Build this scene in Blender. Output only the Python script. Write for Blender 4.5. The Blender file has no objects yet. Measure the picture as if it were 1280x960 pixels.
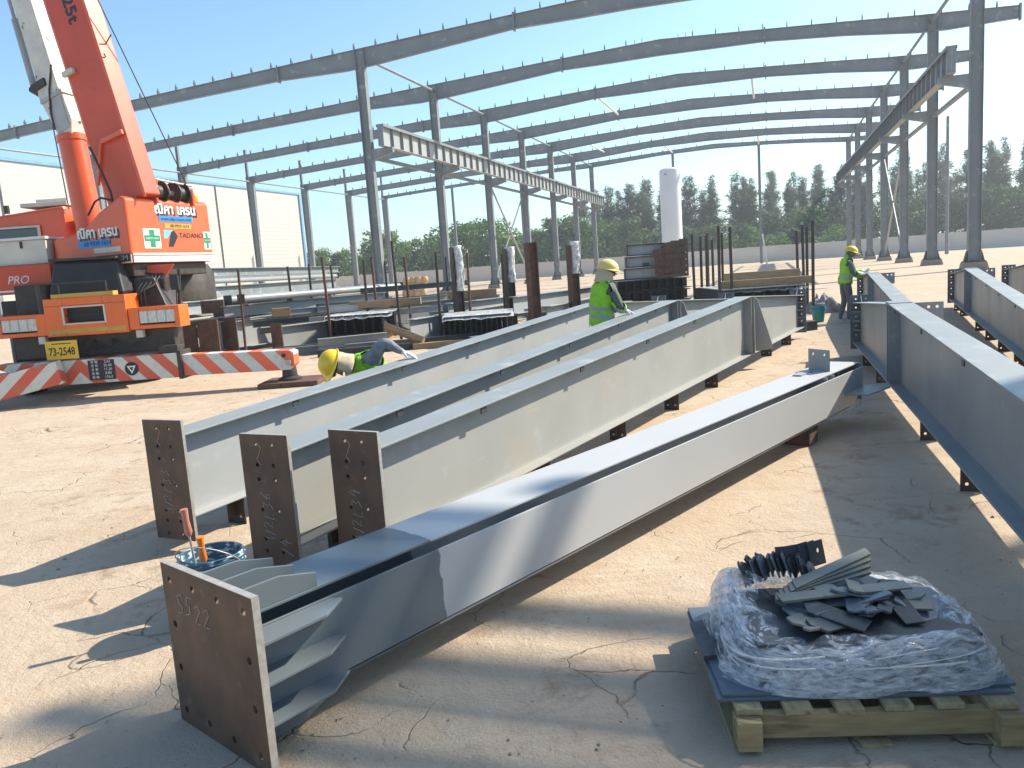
import bpy, bmesh, math, random
from mathutils import Vector, Matrix
from math import sin, cos, pi, radians as rad
R = random.Random(7)
sc = bpy.context.scene
col = sc.collection

# ---------------------------------------------------------------- camera
cam_d = bpy.data.cameras.new('camera'); cam_o = bpy.data.objects.new('camera', cam_d); col.objects.link(cam_o)
cam_d.sensor_width = 36; cam_d.lens = 995.07 / 1280 * 36; cam_d.clip_start = 0.05; cam_d.clip_end = 4000
PT, RL = rad(8.2356), rad(4.023)
fw = Vector((0, cos(PT), -sin(PT))); u0 = Vector((0, sin(PT), cos(PT))); r0 = Vector((1, 0, 0))
rv = r0 * cos(RL) - u0 * sin(RL); uv = r0 * sin(RL) + u0 * cos(RL)
cm = Matrix((rv, uv, -fw)).transposed().to_4x4(); cm.translation = (0, 0, 1.7)
cam_o.matrix_world = cm
sc.camera = cam_o
# ---------------------------------------------------------------- sky and sun
SUN_AZ, SUN_EL = 65.0, 40.0
w = bpy.data.worlds.new('World'); sc.world = w; w.use_nodes = True
wn = w.node_tree; bg = wn.nodes['Background']
sky = wn.nodes.new('ShaderNodeTexSky'); sky.sky_type = 'NISHITA'; sky.sun_disc = False
sky.sun_elevation = rad(SUN_EL); sky.sun_rotation = rad(SUN_AZ); sky.air_density = 1.0; sky.dust_density = 1.1; sky.ozone_density = 1.6; sky.altitude = 0
tint = wn.nodes.new('ShaderNodeMix'); tint.data_type = 'RGBA'; tint.blend_type = 'MULTIPLY'; tint.inputs[0].default_value = 1; tint.inputs[7].default_value = (.88, 1.06, 1.12, 1)
wn.links.new(sky.outputs[0], tint.inputs[6]); wn.links.new(tint.outputs[2], bg.inputs[0]); bg.inputs[1].default_value = 0.12
sun_d = bpy.data.lights.new('sun', 'SUN'); sun_d.energy = 5.0; sun_d.angle = rad(0.53); sun_d.color = (1, .91, .76)
sun_o = bpy.data.objects.new('sun', sun_d); col.objects.link(sun_o)
sv = Vector((sin(rad(SUN_AZ)) * cos(rad(SUN_EL)), cos(rad(SUN_AZ)) * cos(rad(SUN_EL)), sin(rad(SUN_EL))))
sun_o.rotation_euler = sv.to_track_quat('Z', 'Y').to_euler(); sun_o.location = (30, 14, 40)
vs = sc.view_settings; vs.view_transform = 'Standard'; vs.look = 'None'; vs.gamma = 1; vs.exposure = 0.84; vs.use_curve_mapping = False
sc.cycles.max_bounces = 6; sc.cycles.transparent_max_bounces = 12

# ---------------------------------------------------------------- materials
MATS = {}
def N(nt, t, **k):
    n = nt.nodes.new(t)
    for a, b in k.items():
        if a.startswith('i_'):
            key = a[2:]; key = int(key) if key.isdigit() else key
            n.inputs[key].default_value = b
        else: setattr(n, a, b)
    return n
def c4(c): return (c[0], c[1], c[2], 1)
def mat(name, c1, c2=None, rough=.55, metal=0., scale=3., detail=6., stretch=(1, 1, 1), lo=.35, hi=.65, bump=0., bscale=60., spec=.4, c3=None, s3=25., lo3=.6, hi3=.7, coat=0., scuff=None):
    if name in MATS: return MATS[name]
    m = bpy.data.materials.new(name); m.use_nodes = True; nt = m.node_tree; L = nt.links.new
    p = nt.nodes['Principled BSDF']; p.inputs['Roughness'].default_value = rough; p.inputs['Metallic'].default_value = metal
    p.inputs['Specular IOR Level'].default_value = spec; p.inputs['Coat Weight'].default_value = coat
    tc = N(nt, 'ShaderNodeTexCoord'); mp = N(nt, 'ShaderNodeMapping'); mp.inputs['Scale'].default_value = stretch
    L(tc.outputs['Object'], mp.inputs[0])
    c2 = c2 or tuple(x * .82 for x in c1)
    n1 = N(nt, 'ShaderNodeTexNoise', i_Scale=scale, i_Detail=detail); L(mp.outputs[0], n1.inputs['Vector'])
    r1 = N(nt, 'ShaderNodeMapRange'); r1.inputs[1].default_value = lo; r1.inputs[2].default_value = hi; L(n1.outputs[0], r1.inputs[0])
    mx = N(nt, 'ShaderNodeMix', data_type='RGBA'); mx.inputs[6].default_value = c4(c1); mx.inputs[7].default_value = c4(c2); L(r1.outputs[0], mx.inputs[0])
    out = mx.outputs[2]
    if c3:
        n3 = N(nt, 'ShaderNodeTexNoise', i_Scale=s3, i_Detail=4.); L(mp.outputs[0], n3.inputs['Vector'])
        r3 = N(nt, 'ShaderNodeMapRange'); r3.inputs[1].default_value = lo3; r3.inputs[2].default_value = hi3; L(n3.outputs[0], r3.inputs[0])
        m3 = N(nt, 'ShaderNodeMix', data_type='RGBA'); m3.inputs[7].default_value = c4(c3); L(out, m3.inputs[6]); L(r3.outputs[0], m3.inputs[0]); out = m3.outputs[2]
    if scuff:
        for rz_, st_, sc2, a_, b_ in ((.0, (.5, 14, 14), 2.2, .66, .71), (.5, (3, 22, 9), 1.1, .69, .72)):
            mq = N(nt, 'ShaderNodeMapping'); mq.inputs['Scale'].default_value = st_; mq.inputs['Rotation'].default_value = (rz_, rz_, rz_); L(tc.outputs['Object'], mq.inputs[0])
            nq = N(nt, 'ShaderNodeTexNoise', i_Scale=sc2, i_Detail=8., i_Roughness=.65); L(mq.outputs[0], nq.inputs['Vector'])
            rq = N(nt, 'ShaderNodeMapRange'); rq.inputs[1].default_value = a_; rq.inputs[2].default_value = b_; rq.inputs[4].default_value = .55; L(nq.outputs[0], rq.inputs[0])
            mk = N(nt, 'ShaderNodeMix', data_type='RGBA'); mk.inputs[7].default_value = c4(scuff); L(out, mk.inputs[6]); L(rq.outputs[0], mk.inputs[0]); out = mk.outputs[2]
        nq = N(nt, 'ShaderNodeTexNoise', i_Scale=.9, i_Detail=9., i_Roughness=.7); L(tc.outputs['Object'], nq.inputs['Vector'])
        rq = N(nt, 'ShaderNodeMapRange'); rq.inputs[1].default_value = .54; rq.inputs[2].default_value = .74; rq.inputs[4].default_value = .38; L(nq.outputs[0], rq.inputs[0])
        mk = N(nt, 'ShaderNodeMix', data_type='RGBA'); mk.inputs[7].default_value = (.36, .30, .22, 1); L(out, mk.inputs[6]); L(rq.outputs[0], mk.inputs[0]); out = mk.outputs[2]
    L(out, p.inputs['Base Color'])
    rr = N(nt, 'ShaderNodeMapRange'); rr.inputs[3].default_value = max(.05, rough - .12); rr.inputs[4].default_value = min(1, rough + .12); L(n1.outputs[0], rr.inputs[0]); L(rr.outputs[0], p.inputs['Roughness'])
    if bump:
        nb = N(nt, 'ShaderNodeTexNoise', i_Scale=bscale, i_Detail=5.); L(mp.outputs[0], nb.inputs['Vector'])
        b = N(nt, 'ShaderNodeBump', i_Strength=bump, i_Distance=.02); L(nb.outputs[0], b.inputs['Height']); L(b.outputs[0], p.inputs['Normal'])
    MATS[name] = m; return m

PRIMER = mat('grey primer paint', (.34, .355, .355), (.29, .305, .31), rough=.5, scale=1.6, lo=.3, hi=.7, c3=(.41, .41, .395), s3=5., lo3=.62, hi3=.8, bump=.03, scuff=(.48, .48, .46), bscale=140)
PRIMER2 = mat('warm grey primer paint', (.315, .315, .295), (.27, .275, .26), rough=.52, scale=1.3, lo=.3, hi=.7, c3=(.36, .37, .365), s3=4., lo3=.6, hi3=.8, bump=.03, scuff=(.44, .44, .41), bscale=140)
BLUEGREY = mat('blue grey steel paint', (.255, .272, .272), (.215, .232, .236), rough=.42, scale=1.5, lo=.3, hi=.7, c3=(.33, .36, .365), s3=6., lo3=.63, hi3=.8, bump=.03, scuff=(.42, .45, .45), bscale=150)
FLANGE = mat('dull blue grey top coat', (.245, .27, .275), (.205, .23, .24), rough=.5, scale=1.4, lo=.3, hi=.7, c3=(.34, .355, .35), s3=4., lo3=.58, hi3=.8, bump=.03, bscale=140, scuff=(.46, .47, .45))
FRESH = mat('fresh dark blue grey paint', (.12, .17, .205), (.10, .145, .18), rough=.33, scale=4, bump=.03, bscale=120)
FRAME = mat('frame steel grey', (.20, .22, .23), (.165, .185, .195), rough=.5, scale=.7, c3=(.29, .31, .32), s3=2.)
MILL = mat('mill scale steel', (.135, .08, .05), (.07, .046, .035), rough=.6, scale=5, lo=.3, hi=.7, c3=(.16, .11, .08), s3=14., lo3=.6, hi3=.75, bump=.08, bscale=90)
CUT = mat('bare cut steel edge', (.42, .41, .38), (.33, .31, .28), rough=.45, metal=.3, scale=30)
DARK = mat('dark steel plate', (.055, .062, .066), (.035, .04, .045), rough=.5, scale=6, c3=(.1, .1, .1), s3=18., lo3=.6, hi3=.75)
RUSTY = mat('rust brown steel', (.14, .07, .045), (.09, .05, .035), rough=.75, scale=8, c3=(.05, .04, .04), s3=12.)
CHALK = mat('chalk', (.42, .38, .33), rough=.9, scale=80)
YCHALK = mat('pink chalk', (.5, .3, .26), rough=.9, scale=80)
WOOD = mat('sawn timber', (.36, .25, .14), (.24, .16, .085), rough=.8, scale=6, stretch=(1, 9, 9), lo=.3, hi=.7, bump=.15, bscale=30, c3=(.15, .1, .06), s3=3., lo3=.6, hi3=.75)
WOODP = mat('pallet timber', (.40, .33, .19), (.27, .21, .11), rough=.8, scale=5, stretch=(8, 1.2, 8), lo=.3, hi=.7, bump=.2, bscale=30, c3=(.17, .13, .07), s3=2.5, lo3=.58, hi3=.72)
WOODX = mat('pallet beam timber', (.38, .29, .15), (.25, .18, .09), rough=.8, scale=5, stretch=(1.2, 8, 8), lo=.3, hi=.7, bump=.2, bscale=30, c3=(.15, .11, .06), s3=2.5, lo3=.58, hi3=.72)
ORANGE = mat('crane orange red paint', (.68, .115, .030), (.60, .095, .028), rough=.32, scale=1.5, coat=.25, c3=(.5, .08, .04), s3=7., lo3=.66, hi3=.8)
BOOMRED = mat('crane boom red paint', (.58, .078, .028), (.50, .064, .026), rough=.38, scale=1.2, c3=(.42, .07, .045), s3=5., lo3=.62, hi3=.8)
LORANGE = mat('bumper orange paint', (.78, .15, .025), (.7, .13, .025), rough=.3, scale=1.5, coat=.3)
BLACK = mat('black rubber and plastic', (.018, .018, .02), (.028, .027, .027), rough=.55, scale=3)
BLACKM = mat('black greasy metal', (.03, .026, .024), (.06, .045, .035), rough=.5, scale=9)
WHITE = mat('white paint', (.72, .72, .70), (.62, .62, .60), rough=.45, scale=2)
CREAMBOX = mat('dull cream paint', (.62, .60, .52), (.5, .48, .41), rough=.5, scale=2.5)
JIBWHITE = mat('worn white jib paint', (.66, .64, .54), (.5, .5, .46), rough=.5, scale=3, c3=(.08, .07, .06), s3=7., lo3=.64, hi3=.68)
YELLOW = mat('yellow paint', (.75, .48, .03), (.68, .42, .03), rough=.4, scale=5)
GOLD = mat('yellow trim', (.55, .34, .06), rough=.5)
BLUEDECAL = mat('blue decal', (.02, .25, .62), rough=.4)
NAVY = mat('black decal', (.015, .02, .03), rough=.4)
GREEND = mat('green decal', (.02, .25, .12), rough=.4)
LENS = mat('lamp lens', (.62, .62, .58), (.45, .46, .46), rough=.18, scale=14, stretch=(3, 1, 1), coat=.6)
AMBER = mat('amber lamp', (.8, .28, .01), rough=.25)
GLASSD = mat('dark window glass', (.03, .045, .05), rough=.08, spec=.8)
HIVIS = mat('lime safety vest', (.27, .60, .02), (.20, .48, .02), rough=.75, scale=9, bump=.2, bscale=22)
BAND = mat('reflective band', (.30, .33, .30), rough=.5)
BANDP = mat('pale reflective band', (.66, .72, .62), rough=.5)
SHIRT = mat('dark grey green shirt', (.13, .155, .145), (.09, .11, .105), rough=.9, scale=12, bump=.4, bscale=16)
GREYSH = mat('grey striped sleeve', (.22, .23, .25), (.15, .16, .18), rough=.9, scale=16, stretch=(1, 1, 1), bump=.6, bscale=20)
PANTS = mat('grey work trousers', (.13, .145, .145), (.095, .105, .11), rough=.95, scale=10, bump=.4, bscale=16)
SKIN = mat('skin', (.42, .25, .17), rough=.55)
TAN = mat('tan neck cloth', (.52, .42, .29), (.44, .35, .24), rough=.95, scale=14, bump=.4, bscale=20)
HELMET = mat('yellow helmet', (.80, .55, .02), (.74, .5, .02), rough=.3, coat=.3, c3=(.5, .36, .06), s3=9., lo3=.62, hi3=.75)
HELMET2 = mat('dusty yellow helmet', (.72, .52, .12), (.66, .53, .26), rough=.42, scale=6, coat=.1)
GLOVE = mat('white glove', (.66, .65, .62), (.55, .54, .52), rough=.9, scale=20)
BOOT = mat('boot', (.05, .04, .035), rough=.7)
PLASTIC = None
def film_mat(name, lo, hi, tint=(.86, .9, .93), stretch=(3, 3, 14), scale=5., uv_=False, rot=(.25, .2, .1), a0=.36, a1=.68, det=3.5, rgh=.5):
    m = bpy.data.materials.new(name); m.use_nodes = True; nt = m.node_tree; L = nt.links.new
    p = nt.nodes['Principled BSDF']; out = nt.nodes['Material Output']
    p.inputs['Base Color'].default_value = c4(tint); p.inputs['Roughness'].default_value = .17; p.inputs['Specular IOR Level'].default_value = .8
    tc = N(nt, 'ShaderNodeTexCoord'); mp = N(nt, 'ShaderNodeMapping'); mp.inputs['Scale'].default_value = stretch; mp.inputs['Rotation'].default_value = rot; L(tc.outputs['UV' if uv_ else 'Object'], mp.inputs[0])
    n = N(nt, 'ShaderNodeTexNoise', i_Scale=scale, i_Detail=det, i_Roughness=rgh, i_Distortion=.9 if uv_ else .25); L(mp.outputs[0], n.inputs['Vector'])
    mr = N(nt, 'ShaderNodeMapRange'); mr.inputs[1].default_value = a0; mr.inputs[2].default_value = a1; mr.inputs[3].default_value = lo; mr.inputs[4].default_value = hi; L(n.outputs[0], mr.inputs[0])
    n2 = N(nt, 'ShaderNodeTexNoise', i_Scale=scale * 1.6, i_Detail=5., i_Roughness=.6, i_Distortion=1.2); L(mp.outputs[0], n2.inputs['Vector'])
    b = N(nt, 'ShaderNodeBump', i_Strength=.8, i_Distance=.03); L(n2.outputs[0], b.inputs['Height']); L(b.outputs[0], p.inputs['Normal'])
    tr = N(nt, 'ShaderNodeBsdfTransparent'); mx = N(nt, 'ShaderNodeMixShader'); L(mr.outputs[0], mx.inputs[0]); L(tr.outputs[0], mx.inputs[1]); L(p.outputs[0], mx.inputs[2]); L(mx.outputs[0], out.inputs[0])
    return m
FILM = film_mat('stretch film', .12, .88, (.84, .90, .95), (3.2, 3.4, 1), 2.6, True, (0, 0, .35), .34, .70, 8., .62)
FILM2 = film_mat('stretch film crossed', .0, .95, (.88, .93, .97), (1.6, 4.2, 1), 2.6, True, (0, 0, -.5), .46, .72, 8., .6)
FILM3 = film_mat('stretch film bunched', .10, .9, (.88, .93, .97), (4.5, 3, 1), 2.6, True, (0, 0, .8), .48, .72, 8., .6)
PLASTIC = film_mat('loose plastic sheet', .55, .97, (.8, .8, .77), (2, 2, 2), 6.)

def stripes_mat(name, period, slope, flip_at=None, c1=(.62, .10, .05), c2=(.62, .60, .52)):
    m = bpy.data.materials.new(name); m.use_nodes = True; nt = m.node_tree; L = nt.links.new
    p = nt.nodes['Principled BSDF']; p.inputs['Roughness'].default_value = .5
    tc = N(nt, 'ShaderNodeTexCoord'); sp = N(nt, 'ShaderNodeSeparateXYZ'); L(tc.outputs['Object'], sp.inputs[0])
    mul = N(nt, 'ShaderNodeMath', operation='MULTIPLY', i_1=slope); L(sp.outputs[2], mul.inputs[0])
    xs = sp.outputs[0]
    if flip_at is not None:
        s0 = N(nt, 'ShaderNodeMath', operation='SUBTRACT', i_1=flip_at); L(xs, s0.inputs[0]); ab = N(nt, 'ShaderNodeMath', operation='ABSOLUTE'); L(s0.outputs[0], ab.inputs[0]); xs = ab.outputs[0]
    ad = N(nt, 'ShaderNodeMath', operation='ADD'); L(xs, ad.inputs[0]); L(mul.outputs[0], ad.inputs[1])
    dv = N(nt, 'ShaderNodeMath', operation='DIVIDE', i_1=period); L(ad.outputs[0], dv.inputs[0])
    fr = N(nt, 'ShaderNodeMath', operation='FRACT'); L(dv.outputs[0], fr.inputs[0])
    gt = N(nt, 'ShaderNodeMath', operation='GREATER_THAN', i_1=.5); L(fr.outputs[0], gt.inputs[0])
    mx = N(nt, 'ShaderNodeMix', data_type='RGBA'); mx.inputs[6].default_value = c4(c1); mx.inputs[7].default_value = c4(c2); L(gt.outputs[0], mx.inputs[0])
    n = N(nt, 'ShaderNodeTexNoise', i_Scale=5., i_Detail=8., i_Roughness=.7); L(tc.outputs['Object'], n.inputs['Vector'])
    mr = N(nt, 'ShaderNodeMapRange'); mr.inputs[1].default_value = .5; mr.inputs[2].default_value = .75; mr.inputs[4].default_value = .6; L(n.outputs[0], mr.inputs[0])
    m2 = N(nt, 'ShaderNodeMix', data_type='RGBA'); L(mx.outputs[2], m2.inputs[6]); m2.inputs[7].default_value = (.3, .26, .2, 1); L(mr.outputs[0], m2.inputs[0])
    L(m2.outputs[2], p.inputs['Base Color']); return m

# two-tone column paint: fresh dark paint near the base plate, primer beyond, with a brushed edge
def column_mat():
    m = bpy.data.materials.new('half painted primer'); m.use_nodes = True; nt = m.node_tree; L = nt.links.new
    p = nt.nodes['Principled BSDF']
    tc = N(nt, 'ShaderNodeTexCoord'); sp = N(nt, 'ShaderNodeSeparateXYZ'); L(tc.outputs['Object'], sp.inputs[0])
    n = N(nt, 'ShaderNodeTexNoise', i_Scale=9., i_Detail=5.); L(tc.outputs['Object'], n.inputs['Vector'])
    ml = N(nt, 'ShaderNodeMath', operation='MULTIPLY_ADD', i_1=.07, i_2=-.035); L(n.outputs[0], ml.inputs[0])
    ad = N(nt, 'ShaderNodeMath', operation='ADD'); L(sp.outputs[0], ad.inputs[0]); L(ml.outputs[0], ad.inputs[1])
    gt = N(nt, 'ShaderNodeMapRange'); gt.inputs[1].default_value = .985; gt.inputs[2].default_value = .99; L(ad.outputs[0], gt.inputs[0])
    n2 = N(nt, 'ShaderNodeTexNoise', i_Scale=2., i_Detail=6.); L(tc.outputs['Object'], n2.inputs['Vector'])
    a = N(nt, 'ShaderNodeMix', data_type='RGBA'); a.inputs[6].default_value = (.43, .435, .43, 1); a.inputs[7].default_value = (.38, .39, .39, 1); L(n2.outputs[0], a.inputs[0])
    d = N(nt, 'ShaderNodeMix', data_type='RGBA'); d.inputs[6].default_value = (.135, .16, .17, 1); d.inputs[7].default_value = (.11, .135, .15, 1); L(n2.outputs[0], d.inputs[0])
    mx = N(nt, 'ShaderNodeMix', data_type='RGBA'); L(gt.outputs[0], mx.inputs[0]); L(d.outputs[2], mx.inputs[6]); L(a.outputs[2], mx.inputs[7]); L(mx.outputs[2], p.inputs['Base Color'])
    rr = N(nt, 'ShaderNodeMapRange'); rr.inputs[3].default_value = .3; rr.inputs[4].default_value = .48; L(gt.outputs[0], rr.inputs[0]); L(rr.outputs[0], p.inputs['Roughness'])
    return m
COLM = column_mat()

def ground_mat():
    m = bpy.data.materials.new('compacted laterite ground'); m.use_nodes = True; nt = m.node_tree; L = nt.links.new
    p = nt.nodes['Principled BSDF']; p.inputs['Roughness'].default_value = .95; p.inputs['Specular IOR Level'].default_value = .15
    tc = N(nt, 'ShaderNodeTexCoord')
    def noise(s, d=6., ro=.6, dist=0., vec=None):
        n = N(nt, 'ShaderNodeTexNoise', i_Scale=s, i_Detail=d, i_Roughness=ro, i_Distortion=dist); L(vec or tc.outputs['Object'], n.inputs['Vector']); return n.outputs[0]
    def rng(s, a, b, lo=0., hi=1.):
        r = N(nt, 'ShaderNodeMapRange'); r.inputs[1].default_value = a; r.inputs[2].default_value = b; r.inputs[3].default_value = lo; r.inputs[4].default_value = hi; L(s, r.inputs[0]); return r.outputs[0]
    def mix(f, a, b):
        x = N(nt, 'ShaderNodeMix', data_type='RGBA')
        for s, i in ((f, 0), (a, 6), (b, 7)):
            if isinstance(s, (tuple, float, int)): x.inputs[i].default_value = c4(s) if isinstance(s, tuple) else s
            else: L(s, x.inputs[i])
        return x.outputs[2]
    base = mix(rng(noise(.35, 8.), .35, .65), (.475, .375, .275), (.435, .335, .24))
    base = mix(rng(noise(1.3, 8., .65, .4), .45, .68), base, (.50, .415, .32))
    # reddish damp dirt blotches
    bl = rng(noise(2.6, 9., .75, .3), .52, .68)
    big = rng(noise(.5, 5.), .44, .58)
    mu = N(nt, 'ShaderNodeMath', operation='MULTIPLY'); L(bl, mu.inputs[0]); L(big, mu.inputs[1])
    base = mix(mu.outputs[0], base, (.27, .185, .125))
    # tyre-drawn streaks running with the yard
    mp = N(nt, 'ShaderNodeMapping'); mp.inputs['Rotation'].default_value = (0, 0, rad(22)); mp.inputs['Scale'].default_value = (.22, 3.2, 1); L(tc.outputs['Object'], mp.inputs[0])
    st = rng(noise(1.6, 6., .6, .2, mp.outputs[0]), .56, .72, 0., .55)
    base = mix(st, base, (.49, .415, .325))
    mp2 = N(nt, 'ShaderNodeMapping'); mp2.inputs['Rotation'].default_value = (0, 0, rad(-28)); mp2.inputs['Scale'].default_value = (.35, 11, 1); L(tc.outputs['Object'], mp2.inputs[0])
    s2 = rng(noise(1.5, 5., .6, .15, mp2.outputs[0]), .50, .66, 0., 1.); s2m = rng(noise(.33, 3.), .50, .60)
    m4 = N(nt, 'ShaderNodeMath', operation='MULTIPLY'); L(s2, m4.inputs[0]); L(s2m, m4.inputs[1]); m5 = N(nt, 'ShaderNodeMath', operation='MULTIPLY', i_1=.6); L(m4.outputs[0], m5.inputs[0])
    base = mix(m5.outputs[0], base, (.52, .43, .335))
    sp = rng(noise(24., 7., .8), .57, .74, 0., .6)
    base = mix(sp, base, (.25, .175, .12))
    # shrinkage cracks
    wv = N(nt, 'ShaderNodeTexNoise', i_Scale=1.8, i_Detail=5.); L(tc.outputs['Object'], wv.inputs['Vector'])
    vm = N(nt, 'ShaderNodeVectorMath', operation='MULTIPLY_ADD'); vm.inputs[1].default_value = (.55, .55, 0); L(wv.outputs['Color'], vm.inputs[0]); L(tc.outputs['Object'], vm.inputs[2])
    vo = N(nt, 'ShaderNodeTexVoronoi', feature='DISTANCE_TO_EDGE', i_Scale=1.45); L(vm.outputs[0], vo.inputs['Vector'])
    ck = rng(vo.outputs['Distance'], .001, .0075, .7, 0.)
    msk = rng(noise(.9, 3.), .49, .60)
    m2 = N(nt, 'ShaderNodeMath', operation='MULTIPLY'); L(ck, m2.inputs[0]); L(msk, m2.inputs[1])
    base = mix(m2.outputs[0], base, (.22, .155, .11))
    L(base, p.inputs['Base Color'])
    h = N(nt, 'ShaderNodeMath', operation='MULTIPLY_ADD', i_1=-1.5); L(m2.outputs[0], h.inputs[0])
    hh = N(nt, 'ShaderNodeMath', operation='ADD'); L(noise(7., 10., .7), hh.inputs[0]); L(rng(noise(60., 4., .7), 0, 1, 0, .35), hh.inputs[1]); L(hh.outputs[0], h.inputs[2])
    b = N(nt, 'ShaderNodeBump', i_Strength=.75, i_Distance=.03); L(h.outputs[0], b.inputs['Height']); L(b.outputs[0], p.inputs['Normal'])
    return m
GROUND = ground_mat()
def leaf_mat(name, c1, c2):
    m = bpy.data.materials.new(name); m.use_nodes = True; nt = m.node_tree; L = nt.links.new
    p = nt.nodes['Principled BSDF']; p.inputs['Roughness'].default_value = .7; p.inputs['Specular IOR Level'].default_value = .25
    g = N(nt, 'ShaderNodeNewGeometry'); mx = N(nt, 'ShaderNodeMix', data_type='RGBA'); mx.inputs[6].default_value = c4(c1); mx.inputs[7].default_value = c4(c2)
    L(g.outputs['Random Per Island'], mx.inputs[0]); L(mx.outputs[2], p.inputs['Base Color'])
    tl = N(nt, 'ShaderNodeBsdfTranslucent'); L(mx.outputs[2], tl.inputs[0]); ms = N(nt, 'ShaderNodeMixShader', i_0=.3)
    L(p.outputs[0], ms.inputs[1]); L(tl.outputs[0], ms.inputs[2]); L(ms.outputs[0], nt.nodes['Material Output'].inputs[0]); return m
BARK = mat('grey bark', (.16, .13, .11), rough=.9, scale=4)
LEAF_PINE = leaf_mat('casuarina foliage', (.085, .12, .07), (.135, .17, .10))
LEAF_PINE2 = leaf_mat('olive casuarina foliage', (.10, .12, .075), (.145, .16, .10))
LEAF_GREEN = leaf_mat('broad green foliage', (.08, .16, .035), (.15, .25, .065))
LEAF_MID = leaf_mat('mid green foliage', (.05, .10, .03), (.09, .155, .05))
LEAF_DARK = leaf_mat('dark green foliage', (.04, .075, .03), (.07, .115, .05))

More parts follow.
